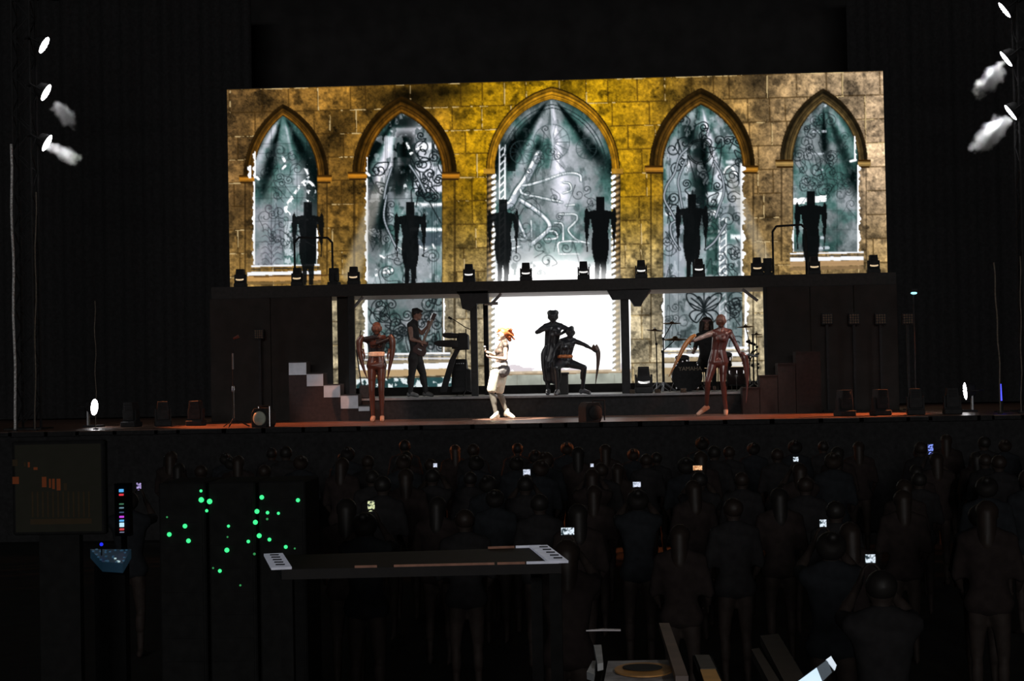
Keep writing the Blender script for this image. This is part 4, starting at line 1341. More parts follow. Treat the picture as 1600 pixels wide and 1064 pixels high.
# hi-hat style clamp stand with many clamps at the right
p = Vector((at(1178, 605, DY - 0.2).x, DY - 0.2, RZ))
o = thing('percussion_stand', 'dark stand of clamps and small percussion right of the red dancer', 'stand', p)
tripod(MB(), 0.2, 0.2).build('tripod', K_METAL, o)
MB().cyl((0, 0, 0.18), (0, 0, at(1178, 522, DY).z - RZ), 0.018, n=8).build('tube', K_METAL, o)
r = random.Random(4)
for k in range(12):
    z = r.uniform(0.35, 0.95)
    MB().cyl((r.uniform(-.12, .12), r.uniform(-.05, .05), z), (r.uniform(-.14, .14), r.uniform(-.05, .05), z + r.uniform(-.08, .08)), r.uniform(0.014, 0.03), n=7).build('clamp', K_METAL if k % 3 else GREYM, o)

# ------------------------------------------------------------------ people
def bmcap(bm, p0, r0, p1, r1, sub=2):
    r = bmesh.ops.create_icosphere(bm, subdivisions=sub, radius=1.0)
    d = Vector(p1) - Vector(p0)
    d = d.normalized() if d.length > 1e-6 else Vector((0, 0, 1))
    for v in r['verts']:
        n = v.co.normalized()
        v.co = (Vector(p1) + n * r1) if n.dot(d) > 0 else (Vector(p0) + n * r0)


def skin(prims, voxel=0.011, inflate=0.0, smooth=2):
    """one continuous surface grown over tapered limbs"""
    bm = bmesh.new()
    for p in prims:
        if p[0] == 'c':
            bmcap(bm, p[1], p[2] + inflate, p[3], p[4] + inflate)
        else:
            r = bmesh.ops.create_icosphere(bm, subdivisions=3, radius=1.0)
            for v in r['verts']:
                v.co = Vector(p[1]) + Vector((v.co.x * (p[2][0] + inflate), v.co.y * (p[2][1] + inflate), v.co.z * (p[2][2] + inflate)))
    me = bpy.data.meshes.new('tmp')
    bm.to_mesh(me); bm.free()
    o = bpy.data.objects.new('tmp', me)
    COL.objects.link(o)
    m = o.modifiers.new('r', 'REMESH'); m.mode = 'VOXEL'; m.voxel_size = voxel
    if smooth:
        m = o.modifiers.new('s', 'SMOOTH'); m.factor = 0.5; m.iterations = smooth
    out = bpy.data.meshes.new_from_object(o.evaluated_get(bpy.context.evaluated_depsgraph_get()))
    bpy.data.objects.remove(o)
    out.polygons.foreach_set('use_smooth', [True] * len(out.polygons))
    return out


def hand(wr, d, n, curl, k=1.0, sgn=1):
    """palm, four unequal bent fingers and a thumb"""
    d = Vector(d).normalized(); n = Vector(n); n = (n - d * n.dot(d)).normalized()
    s = d.cross(n) * sgn
    wr = Vector(wr)
    P = [('c', wr + s * .014 * k, .018 * k, wr + d * .078 * k + s * .026 * k, .014 * k), ('c', wr - s * .012 * k, .018 * k, wr + d * .074 * k - s * .024 * k, .013 * k), ('c', wr, .018 * k, wr + d * .075 * k, .015 * k)]
    for i in range(4):
        p = wr + d * .080 * k + s * (.028 - .0185 * i) * k
        L = (.070, .079, .074, .058)[i] * k
        a = curl * 0.6
        for j, f in enumerate((.45, .32, .25)):
            dd = d * math.cos(a) + n * math.sin(a)
            q = p + dd * L * f
            P.append(('c', p, (.0098 - .001 * j) * k, q, (.0092 - .001 * j) * k))
            p = q; a += curl
    t0 = wr + d * .022 * k + s * .028 * k
    t1 = t0 + (d * .55 + s * .75 + n * .25).normalized() * .042 * k
    t2 = t1 + (d * .9 + s * .25 + n * .35).normalized() * .034 * k
    P += [('c', t0, .013 * k, t1, .0105 * k), ('c', t1, .0105 * k, t2, .009 * k)]
    return P


def figure(J, face, k=1.0, fem=0.0, hands=True):
    """prims by body region from joints J; face = horizontal facing direction"""
    f = Vector(face).normalized()
    z = Vector((0, 0, 1))
    rgt = f.cross(z)
    h = J['head']
    R = {}
    R['head'] = [('e', h + f * -.008, (.078, .084, .098)), ('c', h + f * .02 - z * .035, .064, h + f * .048 - z * .082, .036), ('c', h + f * .078 - z * .005, .011, h + f * .098 - z * .030, .014),
                 ('c', h + f * .072 + rgt * .03 + z * .022, .014, h + f * .072 - rgt * .03 + z * .022, .014), ('c', h + f * .076 + rgt * .014 - z * .062, .010, h + f * .076 - rgt * .014 - z * .062, .010)]
    for s in (-1, 1):
        R['head'].append(('c', h + rgt * s * .078 + z * .01, .014, h + rgt * s * .080 - z * .025, .011))
    nk = J['neck']
    R['neck'] = [('c', h - z * .06 - f * .012, .050 * k, nk, .058 * k)]
    ch, wa = J['chest'], J['waist']
    hL, hR = J['hipL'], J['hipR']
    sL, sR = J['shL'], J['shR']
    cl, cr = ch.lerp(sL, .42), ch.lerp(sR, .42)
    wd = (hR - hL).normalized() * 0.042 * k
    T = [('c', nk, .055 * k, sL, .052 * k), ('c', nk, .055 * k, sR, .052 * k), ('c', cl, .095 * k, cr, .095 * k), ('c', cl, .095 * k, sL, .055 * k), ('c', cr, .095 * k, sR, .055 * k), ('c', nk, .06 * k, ch, .10 * k),
         ('c', cl, .095 * k, wa - wd, .080 * k), ('c', cr, .095 * k, wa + wd, .080 * k), ('c', wa - wd, .080 * k, hL, .098 * k), ('c', wa + wd, .080 * k, hR, .098 * k), ('c', hL, .098 * k, hR, .098 * k)]
    if fem:
        for s in (-1, 1): T.append(('e', ch + f * .07 + rgt * s * .06 - z * .02, (.058 * fem, .055 * fem, .058 * fem)))
    R['torso'] = T
    for s, a in (('L', sL), ('R', sR)):
        e, wr = J['el' + s], J['wr' + s]
        R['arm' + s] = [('c', a, .050 * k, e, .038 * k), ('c', a.lerp(e, .35), .049 * k, a.lerp(e, .6), .045 * k)]
        R['fore' + s] = [('c', e, .038 * k, wr, .025 * k), ('c', e.lerp(wr, .2), .041 * k, e.lerp(wr, .4), .037 * k)]
        if hands:
            hd = J.get('hd' + s, wr - e)
            R['hand' + s] = hand(wr, hd, J.get('hn' + s, f + z * .01), J.get('hc' + s, .45), .95 * k, 1 if s == 'L' else -1)
        hp = J['hip' + s]; kn = J['kn' + s]; an = J['an' + s]; to = J['to' + s]
        R['thigh' + s] = [('c', hp, .090 * k, kn, .054 * k), ('c', hp.lerp(kn, .25), .086 * k, hp.lerp(kn, .55), .070 * k)]
        bk = -(J.get('kf' + s, f)) * .018
        R['shin' + s] = [('c', kn, .053 * k, an, .034 * k), ('c', kn.lerp(an, .22) + bk, .054 * k, kn.lerp(an, .45) + bk, .047 * k)]
        dirt = (to - an); heel = an - Vector((dirt.x, dirt.y, 0)).normalized() * .035 + z * (-.02)
        R['foot' + s] = [('c', an, .036 * k, heel + Vector((0, 0, J.get('hz' + s, -.018))), .032 * k), ('c', an, .036 * k, an.lerp(to, .75), .030 * k), ('c', an.lerp(to, .6), .034 * k, to, .026 * k), ('c', heel, .030 * k, to, .028 * k)]
    return R


ALL = ('head', 'neck', 'torso', 'armL', 'foreL', 'handL', 'armR', 'foreR', 'handR', 'thighL', 'shinL', 'footL', 'thighR', 'shinR', 'footR')


def pick(R, *names):
    o = []
    for n in names: o += R.get(n, [])
    return o


def part(name, me, m, parent, label=None):
    me.materials.clear(); me.materials.append(m)
    o = link(name, me, parent)
    if label: o['label'] = label
    return o


def person(label, base, name='person'):
    return thing(name, label, 'person', base)


def blade(o, P, pts, wd, m, label=None, thick=.55):
    path = []
    src = [P(*p) for p in pts]
    q = curve([tuple(v) for v in src], 6)
    path = [Vector(v) for v in q]
    n = len(path)
    W_ = [np.interp(i / (n - 1), np.linspace(0, 1, len(wd)), wd) for i in range(n)]
    return MB().sweep(path, W_, [max(.01, x * thick) for x in W_], (1, 0, 0)).build('arm_blade', m, o, True)


LATEX = mat('dark_latex', (0.055, 0.030, 0.027), 0.26, spec=0.7, var=0.3, scale=6)
LATEX_RED = mat('burgundy_latex', (0.085, 0.030, 0.026), 0.28, spec=0.8, var=0.35, scale=5)
LATEX_K = mat('black_latex', (0.022, 0.023, 0.028), 0.35, spec=0.5)
NUDE = mat('brown_tights', (0.075, 0.034, 0.027), 0.33, spec=0.6, var=0.25, scale=7)
HOOD = mat('ribbed_hood', (0.12, 0.060, 0.042), 0.5, var=0.4, scale=30)
BLADE_DK = mat('dark_blade', (0.075, 0.042, 0.034), 0.3, spec=0.6, var=0.4, scale=10)
SHOE_TAN = mat('pale_shoe', (0.42, 0.28, 0.20), 0.5)


def hood(o, R, h, f, m, name='hood'):
    f = Vector(f).normalized(); z = Vector((0, 0, 1)); rg = f.cross(z)
    pr = list(R['head'])
    for s in (-.05, -.025, 0, .025, .05):      # ribs from brow to crown
        prev = None
        for t in np.linspace(-0.5, 2.2, 10):
            p = h + rg * s + f * (.092 * math.cos(t)) + z * (.100 * math.sin(t) * math.sqrt(max(0.0, 1 - (s / .075) ** 2)))
            if prev is not None: pr.append(('c', prev, .012, p, .012))
            prev = p
    for zz in (.03, -.01, -.05):
        pr.append(('c', h + rg * .055 + f * .055 + z * zz, .016, h - rg * .055 + f * .055 + z * zz, .016))
    return part(name, skin(pr, .009, .014, 1), m, o)


# ---- left dancer: folded arms, elbow blades
B = on(589, 659, 0)
def P(x, y, d=0.0): return at(x, y, B.y + d) - B
f = Vector((0.05, -1, 0))
J = dict(head=P(588.5, 513, -.02), neck=P(588.5, 527), chest=P(588.5, 538, -.01), waist=P(588, 553), shL=P(574.5, 531), shR=P(602.5, 531), elL=P(566.5, 530, -.16), elR=P(609, 528.5, -.16), wrL=P(590, 527, -.24), wrR=P(589, 536, -.22),
         hdL=Vector((1, .1, .05)), hdR=Vector((-1, .1, -.05)), hcL=.35, hcR=.35, hnL=Vector((0, 1, 0)), hnR=Vector((0, 1, 0)),
         hipL=P(581, 571), hipR=P(596, 571), knL=P(581, 611, -.03), knR=P(596, 611, -.03), anL=P(583, 647, .02), anR=P(597, 647, .02), toL=P(581.5, 657, -.13), toR=P(597, 657, -.13))
for k_ in ('anL', 'anR'): J[k_].z = .085
for k_ in ('toL', 'toR'): J[k_].z = .032
R = figure(J, f, 1.10, 1.0)
o = person('hooded dancer with folded arms and hanging elbow blades, left of the guitarist', B)
part('body', skin(pick(R, *ALL), .010), NUDE, o, 'brown glossy bodysuit figure')
part('corset', skin(pick(R, 'armL', 'armR', 'foreL', 'foreR') + [q for q in R['torso'][:8]] + R['neck'], .012, .007), LATEX_K, o, 'black cropped top with long sleeves')
part('belt', skin([('e', J['waist'] + Vector((dx_, 0, dz_)), (.112, .118, .036)) for dx_ in (-.052, 0, .052) for dz_ in (-.03, 0, .02)], .010), mat('bright_band', (0.95, 0.72, 0.55), 0.4, 0.0), o, 'bright waist band')
hood(o, R, J['head'], f, HOOD)
for s in 'LR':
    part('shoe', skin(R['foot' + s], .010, .008), SHOE_TAN, o)
blade(o, P, [(567, 525, -.2), (561.5, 534, -.2), (562.5, 553, -.2), (568, 575, -.2), (574, 592, -.2)], [.08, .13, .10, .055, .012], BLADE_DK)
blade(o, P, [(609, 523, -.2), (613, 533, -.2), (612.5, 553, -.2), (608.5, 575, -.2), (605.5, 593, -.2)], [.08, .13, .10, .055, .012], BLADE_DK)
for sx, x in ((1, 569.5), (-1, 605.5)):
    MB().sweep([P(x - 3 * sx, 545, -.22), P(x, 556, -.22), P(x - sx, 564, -.22)], [.05, .04, .01], [.03, .03, .01], (1, 0, 0)).build('blade_spur', BLADE_DK, o, True)

# ---- right dancer: one arm flung out with an amber blade
B = Vector((at(1125, 648, -4.7).x, -4.7, 0))
f = Vector((-0.25, -1, 0)).normalized()
J = dict(head=P(1126.5, 501, -.02), neck=P(1126.5, 515), chest=P(1126, 528, -.01), waist=P(1122.5, 547), shL=P(1114, 520), shR=P(1140, 518.5), elL=P(1099, 526, -.1), elR=P(1149.5, 538, -.02), wrL=P(1084.5, 532, -.2), wrR=P(1158, 557, -.08),
         hcL=.8, hcR=.5, hipL=P(1115, 566), hipR=P(1130, 566), knL=P(1106, 596, -.06), knR=P(1129.5, 597, -.04), anL=P(1103.5, 627, .12), anR=P(1134, 629, .03), toL=P(1090, 644, -.02), toR=P(1134, 646, -.14),
         hnL=Vector((0, -.3, -1)), hnR=Vector((-1, 0, 0)))
J['toL'].z = .03; J['toR'].z = .03; J['anR'].z = .09; J['anL'].z = .17
J['hzL'] = 0.0
R = figure(J, f, 1.10, 1.0)
o = person('dancer in glossy burgundy bodysuit flinging out an amber arm blade before the drums', B)
part('body', skin(pick(R, *ALL), .010), LATEX_RED, o)
hood(o, R, J['head'], f, HOOD)
part('sleeve', skin(R['armL'] + R['foreL'], .011, .006), mat('silver_latex', (0.34, 0.31, 0.30), .25, .3), o, 'silvery sleeve on the raised arm')
for s in 'LR':
    part('shoe', skin(R['foot' + s], .010, .007), SHOE_TAN, o)
AMB = mat('amber_blade', (0.55, 0.22, 0.06), 0.28, spec=0.7, var=0.35, scale=5)
blade(o, P, [(1087, 523, -.24), (1080, 528, -.25), (1070, 540, -.26), (1058, 563, -.27), (1045, 589, -.28)], [.05, .085, .085, .06, .012], AMB)
blade(o, P, [(1157, 551, -.12), (1163, 558, -.12), (1166.5, 578, -.12), (1167.5, 600, -.12), (1165.5, 630, -.12)], [.06, .14, .10, .045, .012], LATEX_RED)

# ---- centre standing dancer (black, backlit)
B = Vector((at(864, 613, -3.05).x, -3.05, RZ))
f = Vector((0.05, -1, 0))
J = dict(head=P(864, 494.5), neck=P(864, 506), chest=P(864, 520), waist=P(861.5, 539), shL=P(852.5, 510), shR=P(876, 509.5), elL=P(839, 519, -.05), elR=P(888, 514.5, -.05), wrL=P(853, 514.5, -.22), wrR=P(876, 522, -.22), hdL=Vector((1, .2, .1)), hdR=Vector((-1, .2, .1)), hnL=Vector((0, 1, 0)), hnR=Vector((0, 1, 0)),
         hipL=P(856, 553), hipR=P(868, 553), knL=P(856, 582, -.02), knR=P(869, 582, -.02), anL=P(856.5, 608, .02), anR=P(871, 608, .02), toL=P(855.5, 614, -.14), toR=P(872.5, 614, -.14))
for k_ in ('anL', 'anR'): J[k_].z = .085
for k_ in ('toL', 'toR'): J[k_].z = .032
R = figure(J, f, 1.14)
o = person('standing black hooded dancer with raised elbows before the white screen', B)
part('body', skin(pick(R, *ALL), .010), LATEX_K, o)
part('hood', skin(R['head'] + [('c', J['head'] + Vector((-.06, 0, .07)), .04, J['head'] + Vector((.06, 0, .07)), .04), ('c', J['head'] + Vector((-.05, -.02, .03)), .035, J['head'] + Vector((-.05, -.02, .085)), .03), ('c', J['head'] + Vector((.05, -.02, .03)), .035, J['head'] + Vector((.05, -.02, .085)), .03)], .010, .018), LATEX_K, o)
part('skirt', skin([('c', J['waist'], .10, P(858, 572), .15), ('c', J['waist'], .10, P(866, 574), .15), ('c', P(858, 572), .15, P(858, 590), .13), ('c', P(866, 574), .15, P(868, 592), .12)], .014), LATEX_K, o)
for s in 'LR':
    part('shoe', skin(R['foot' + s], .010, .008), mat('shoe_glint', (.10, .10, .11), .2, spec=.8), o)
blade(o, P, [(853, 541, -.2), (849, 553, -.2), (849, 575, -.2), (853, 602, -.2)], [.05, .10, .07, .012], LATEX_K)

# ---- crouching dancer at the centre
B = Vector((at(890, 613, -3.2).x, -3.2, RZ))
f = Vector((0.15, -1, 0))
J = dict(head=P(891.5, 519.5, -.05), neck=P(889, 529), chest=P(886.5, 541), waist=P(883, 556), shL=P(877.5, 533), shR=P(897, 532.5), elL=P(866, 549, -.05), elR=P(913, 538.5, -.05), wrL=P(859, 572, -.16), wrR=P(925.5, 545.5, -.1), hcR=.7,
         hipL=P(877.5, 567), hipR=P(888.5, 567), knL=P(868, 575, -.42), knR=P(913, 574.5, -.22), anL=P(871, 606, -.22), anR=P(910, 605, -.06), toL=P(868, 612, -.40), toR=P(921, 612, -.14), kfR=Vector((1, -.2, 0)))
for k_ in ('anL', 'anR'): J[k_].z = .085
for k_ in ('toL', 'toR'): J[k_].z = .032
R = figure(J, f, 1.06, .9)
o = person('crouching black hooded dancer with orange belt before the white screen', B)
part('body', skin(pick(R, *ALL), .010), LATEX_K, o)
part('hood', skin(R['head'] + [('c', J['head'] + Vector((0, .01, .05)), .07, J['head'] + Vector((.02, .0, .08)), .05)], .010, .004), LATEX_K, o)
part('belt', skin([('e', J['waist'] + Vector((dx_, -.01, dz_)), (.105, .112, .030)) for dx_ in (-.05, 0, .05) for dz_ in (-.025, 0.0)], .010), mat('orange_belt', (0.55, 0.17, 0.05), 0.4), o, 'orange belt')
for s in 'LR':
    part('shoe', skin(R['foot' + s], .010, .008), MATS['shoe_glint'], o)
blade(o, P, [(925, 546, -.12), (930, 541, -.12), (934.5, 552, -.12), (934, 572, -.12), (930.5, 600, -.12)], [.05, .10, .095, .06, .012], BLADE_DK)

# ---- singer
B = on(783, 655.5, 0)
f = Vector((-1, -0.35, 0)).normalized()
J = dict(head=P(784.5, 523, 0), neck=P(788, 534), chest=P(785.5, 547), waist=P(783, 566), shL=P(779, 540, -.12), shR=P(793, 540, .08), elL=P(790, 561, -.22), elR=P(782, 560, .14), wrL=P(768, 558, -.26), wrR=P(765, 551, .0),
         hdL=Vector((-1, .2, .12)), hdR=Vector((-1, -.2, .35)), hcL=.8, hcR=.9, hnL=Vector((0, .6, 1)), hnR=Vector((0, -.6, 1)),
         hipL=P(775, 581, -.08), hipR=P(785, 581, .08), knL=P(767.5, 612, -.12), knR=P(780, 614, .06), anL=P(775.5, 643, -.06), anR=P(792, 641, .1), toL=P(768.5, 653, -.14), toR=P(802, 650, .02), kfL=f, kfR=f)
J['shL'] = P(790, 540, -.16); J['shR'] = P(783, 541, .14)
J['anL'].z = .095; J['toL'].z = .035; J['anR'].z = .13; J['toR'].z = .04
R = figure(J, f, .95, 1.0)
SKIN = mat('pale_skin', (0.62, 0.43, 0.33), 0.5, spec=.3, var=.08)
o = person('red-haired singer in white bloomers holding a microphone at centre stage', B)
part('body', skin(pick(R, *ALL), .009), SKIN, o)
hh = J['head']; z = Vector((0, 0, 1)); rg = f.cross(z)
hp = [('e', hh - f * .035 + z * .03, (.092, .092, .09)), ('c', hh - f * .05 + z * .04, .07, hh - f * .15 + z * .07, .05), ('c', hh - f * .12 + z * .08, .05, hh - f * .20 + z * .0, .035), ('c', hh - f * .09, .06, hh - f * .15 - z * .10, .035), ('c', hh + f * .05 + z * .085, .03, hh + f * .10 + z * .05, .015), ('c', hh + z * .09, .05, hh + f * .05 + z * .095, .035)]
r = random.Random(8)
for kx in range(12):
    a = r.uniform(-1, 1)
    hp.append(('c', hh - f * .06 + rg * .05 * a + z * .06, .028, hh - f * r.uniform(.14, .24) + rg * .09 * a + z * r.uniform(-.12, .12), .010))
part('hair', skin(hp, .010, 0, 1), mat('red_hair', (0.62, 0.15, 0.045), 0.5, var=.35, scale=40), o, 'tousled red hair')
for s in (-1, 1):
    MB().ball(hh + f * .080 + rg * s * .031 + z * .006, .012, 2).build('eye', mat('eye_dark', (0.05, 0.03, 0.02), .3), o, True)
part('vest', skin(R['torso'][:8] + R['neck'][:0] + [R['torso'][-1]][:0] + [('e', J['chest'] + f * .07 + rg * s * .06 - z * .02, (.062, .06, .062)) for s in (-1, 1)], .011, .010), mat('dark_vest', (0.14, 0.10, 0.08), .6, var=.9, scale=22), o, 'dark patterned sleeveless vest')
part('skirt', skin([('c', J['waist'] + Vector((-.04, 0, -.03)), .095, J['waist'] + Vector((.04, 0, -.03)), .095), ('c', J['waist'] + Vector((-.03, 0, -.06)), .11, J['waist'] + Vector((.03, -.05, -.15)), .145)], .012), mat('grey_skirt', (0.16, 0.15, 0.15), .7, var=.5, scale=25), o, 'short grey frilled skirt')
part('bloomers', skin([('c', J['hipL'], .11, J['hipL'].lerp(J['knL'], .86), .095), ('c', J['hipR'], .11, J['hipR'].lerp(J['knR'], .86), .090), ('c', J['hipL'], .115, J['hipR'], .115), ('c', J['hipL'].lerp(J['knL'], .5), .10, J['hipR'].lerp(J['knR'], .5), .10)], .011), mat('cream_cloth', (0.80, 0.74, 0.60), .8, var=.1), o, 'cream white bloomers')
for s in 'LR':
    part('stocking', skin(R['shin' + s] + [('c', J['kn' + s], .054, J['hip' + s].lerp(J['kn' + s], .8), .06)], .010, .006), mat('grey_stocking', (0.20, 0.18, 0.15), .7), o)
    part('sneaker', skin(R['foot' + s] + [('c', J['an' + s], .04, J['an' + s] + z * .03, .042)], .010, .011), mat('white_sneaker', (0.62, 0.58, 0.48), .6, var=.4, scale=25), o, 'white sneaker')
mp_ = J['wrR'] + J['hdR'].normalized() * .085
mc = thing('microphone', 'hand-held microphone raised to the singer', 'microphone', B + mp_)
MB().cyl((.02, 0, -.10), (-.005, 0, .06), .013, .017, n=12).build('handle', K_METAL, mc, True)
MB().ball((-.010, 0, .082), .026, 2).build('grille', GREYM, mc, True)

# ---- guitarist on the riser
B = Vector((at(652, 613, -2.75).x, -2.75, RZ))
f = Vector((1, -0.15, 0)).normalized()
J = dict(head=P(652, 491), neck=P(647.5, 503), chest=P(647, 520), waist=P(650, 547), shL=P(644, 507, .15), shR=P(641, 508, -.15), elL=P(659, 521, .2), elR=P(643, 530, -.24), wrL=P(668.5, 509, .12), wrR=P(657, 534, -.22),
         hdL=Vector((.3, -.3, .9)), hdR=Vector((1, .2, -.2)), hcL=.8, hcR=.6, hnL=Vector((0, -1, .2)), hnR=Vector((0, 1, -.2)),
         hipL=P(652, 561, .09), hipR=P(646, 561, -.09), knL=P(661, 584, .08), knR=P(643.5, 584, -.1), anL=P(665.5, 607, .08), anR=P(641, 607, -.1), toL=P(675, 612, .06), toR=P(652, 612, -.12), kfL=f, kfR=f)
for k_ in ('anL', 'anR'): J[k_].z = .085
for k_ in ('toL', 'toR'): J[k_].z = .032
R = figure(J, f, 1.05)
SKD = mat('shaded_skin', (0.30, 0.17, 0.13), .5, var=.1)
o = person('guitarist in black sleeveless shirt and trousers before the second window', B)
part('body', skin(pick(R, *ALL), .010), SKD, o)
hh = J['head']; rg = f.cross(z)
part('hair', skin([('e', hh - f * .02 + z * .035, (.095, .095, .085)), ('c', hh + z * .06, .07, hh + f * .09 + z * .055, .03), ('c', hh - f * .07, .055, hh - f * .08 - z * .07, .03), ('c', hh - f * .02 + z * .08, .06, hh - f * .08 + z * .09, .035)], .010), mat('black_hair', (.018, .016, .015), .6), o)
for s in (-1, 1): MB().ball(hh + f * .080 + rg * s * .031 + z * .006, .012, 2).build('eye', MATS['eye_dark'], o, True)
KS = mat('black_shirt', (.022, .022, .024), .85)
part('shirt', skin(R['torso'], .012, .012), KS, o)
part('trousers', skin(pick(R, 'thighL', 'shinL', 'thighR', 'shinR') + R['torso'][-3:], .012, .016), KS, o)
for s in 'LR': part('shoe', skin(R['foot' + s], .010, .009), mat('grey_shoe', (.12, .12, .12), .5), o)
# guitar
gb = B + P(659, 539, -.16)
g = thing('electric_guitar', 'dark electric guitar slung on the guitarist', 'guitar', gb)
ang = math.atan2((at(675, 501, -2.75) - at(659, 539, -2.75)).z, (at(675, 501, -2.75) - at(659, 539, -2.75)).x)
rot = Matrix.Rotation(-ang, 3, 'Y')
out = [(-.24, .0, -.05), (-.22, 0, -.14), (-.12, 0, -.16), (-.03, 0, -.11), (.05, 0, -.13), (.13, 0, -.10), (.06, 0, -.03), (.08, 0, .03), (.15, 0, .11), (.05, 0, .13), (-.03, 0, .11), (-.12, 0, .16), (-.22, 0, .13)]
MB().prism([rot @ (Vector(q) * .9) for q in out], (0, .045, 0)).build('body', mat('guitar_lacquer', (.05, .018, .016), .5, spec=.3), g, bevel=.006)
MB().box(rot @ Vector((.30, .012, 0)), (.50, .025, .05), rot).build('neck', mat('guitar_neck', (.16, .08, .04), .4), g)
MB().box(rot @ Vector((.61, .014, 0)), (.15, .02, .075), rot).build('headstock', MATS['guitar_lacquer'], g)
for q in range(6): MB().cyl(rot @ Vector((.56 + q * .02, .0, .05)), rot @ Vector((.56 + q * .02, .02, .05)), .007, n=6).build('tuner', CHROME, g)
MB().box(rot @ Vector((-.02, -.004, 0)), (.03, .012, .07), rot).build('pickup', K_METAL, g)
MB().box(rot @ Vector((-.10, -.004, 0)), (.02, .012, .08), rot).build('bridge', GREYM, g)

# ---- drummer
B = Vector((at(1103, 590, -1.25).x, -1.25, RZ))
f = Vector((0, -1, 0))
J = dict(head=P(1104, 505), neck=P(1103, 519), chest=P(1102, 532), waist=P(1103, 553), shL=P(1091, 525), shR=P(1114, 525), elL=P(1086, 544, -.1), elR=P(1119, 544, -.1), wrL=P(1084, 550, -.32), wrR=P(1124, 548, -.32),
         hdL=Vector((-.2, -1, .1)), hdR=Vector((.2, -1, .1)), hcL=.9, hcR=.9, hnL=Vector((0, 0, -1)), hnR=Vector((0, 0, -1)), hipL=P(1097, 567), hipR=P(1109, 567), knL=P(1091, 573, -.36), knR=P(1115, 573, -.36), anL=P(1090, 598, -.34), anR=P(1116, 598, -.34), toL=P(1089, 605, -.48), toR=P(1117, 605, -.48))
for k_ in ('anL', 'anR'): J[k_].z = .085
for k_ in ('toL', 'toR'): J[k_].z = .032
R = figure(J, f, 1.0)
o = person('drummer with dark bushy hair seated behind the red dancer', B)
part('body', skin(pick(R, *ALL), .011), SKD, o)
hh = J['head']
part('hair', skin([('e', hh + Vector((0, .03, .02)), (.13, .10, .12)), ('c', hh + Vector((-.09, .02, 0)), .07, hh + Vector((-.11, .02, -.15)), .06), ('c', hh + Vector((.09, .02, 0)), .06, hh + Vector((.1, .02, -.14)), .05), ('c', hh + Vector((0, .06, 0)), .09, hh + Vector((0, .08, -.16)), .07)], .012), MATS['black_hair'], o)
part('headband', skin([('c', hh + Vector((-.07, -.07, .05)), .022, hh + Vector((.07, -.07, .05)), .022)], .01), mat('band_cloth', (.2, .12, .12), .8), o)
for s in (-1, 1): MB().ball(hh + f * .080 + Vector((1, 0, 0)) * s * .031 + z * .006, .012, 2).build('eye', MATS['eye_dark'], o, True)
part('shirt', skin(R['torso'] + R['armL'] + R['armR'], .013, .012), KS, o)
part('trousers', skin(pick(R, 'thighL', 'shinL', 'thighR', 'shinR'), .013, .014), KS, o)
for s, wk in (('L', -1), ('R', 1)):
    w0 = B + J['wr' + s]
    d_ = thing('drumstick', 'wooden drumstick in the drummer\'s %s hand in the photo' % ('left' if s == 'L' else 'right'), 'drumstick', w0)
    MB().cyl((-wk * .02, -.03, -.01), (wk * .10, -.36, .10), .008, .006, n=8).build('shaft', mat('stick_wood', (.4, .27, .15), .5), d_)
    MB().ball((wk * .10, -.365, .102), .010, 1).build('tip', MATS['stick_wood'], d_)
p = B.copy()
o = thing('drum_stool', 'black round drum stool under the drummer', 'stool', p)
zs = J['hipL'].z - .115
MB().cyl((0, 0.02, zs - .08), (0, 0.02, zs), .16, .15, n=20).build('seat', K_CLOTH, o)
MB().cyl((0, 0.02, .1), (0, 0.02, zs - .08), .02, n=8).build('post', K_METAL, o)
tripod(MB(), .22, .14).build('tripod', K_METAL, o)

# ------------------------------------------------------------------ audience
def spectator(seed, arms):
    r = random.Random(seed)
    f = Vector((0, 1, 0))
    V = Vector
    J = dict(head=V((0, .03, 1.60)), neck=V((0, 0, 1.47)), chest=V((0, 0, 1.30)), waist=V((0, 0, 1.06)), shL=V((-.17, 0, 1.41)), shR=V((.17, 0, 1.41)), hipL=V((-.085, 0, .92)), hipR=V((.085, 0, .92)), knL=V((-.1, .03, .50)), knR=V((.1, .03, .50)), anL=V((-.1, 0, .085)), anR=V((.1, 0, .085)), toL=V((-.11, .15, .032)), toR=V((.11, .15, .032)))
    if arms:
        J.update(elL=V((-.20, .22, 1.42)), elR=V((.20, .22, 1.42)), wrL=V((-.07, .36, 1.60)), wrR=V((.07, .36, 1.60)), hdL=V((.3, .1, 1)), hdR=V((-.3, .1, 1)), hnL=V((1, 0, 0)), hnR=V((-1, 0, 0)))
    else:
        J.update(elL=V((-.24, .02, 1.13)), elR=V((.24, .02, 1.13)), wrL=V((-.2, .16, .95)), wrR=V((.2, .16, .95)))
    R = figure(J, f, 1.04, 0, arms)
    body = skin(pick(R, *ALL), .03 if not arms else .016, .0, 1)
    top = skin(R['torso'] + R['armL'] + R['armR'], .032, .014, 1)
    h = J['head']
    style = seed % 3
    hp = [('e', h + V((0, -.02, .03)), (.092, .10, .092))]
    if style == 1: hp += [('c', h + V((0, -.06, 0)), .085, h + V((0, -.07, -.22)), .075)]
    if style == 2: hp += [('e', h + V((0, -.05, .02)), (.11, .10, .105)), ('c', h + V((0, -.1, .06)), .045, h + V((0, -.15, .09)), .045)]
    hair = skin(hp, .022, 0, 1)
    return body, top, hair


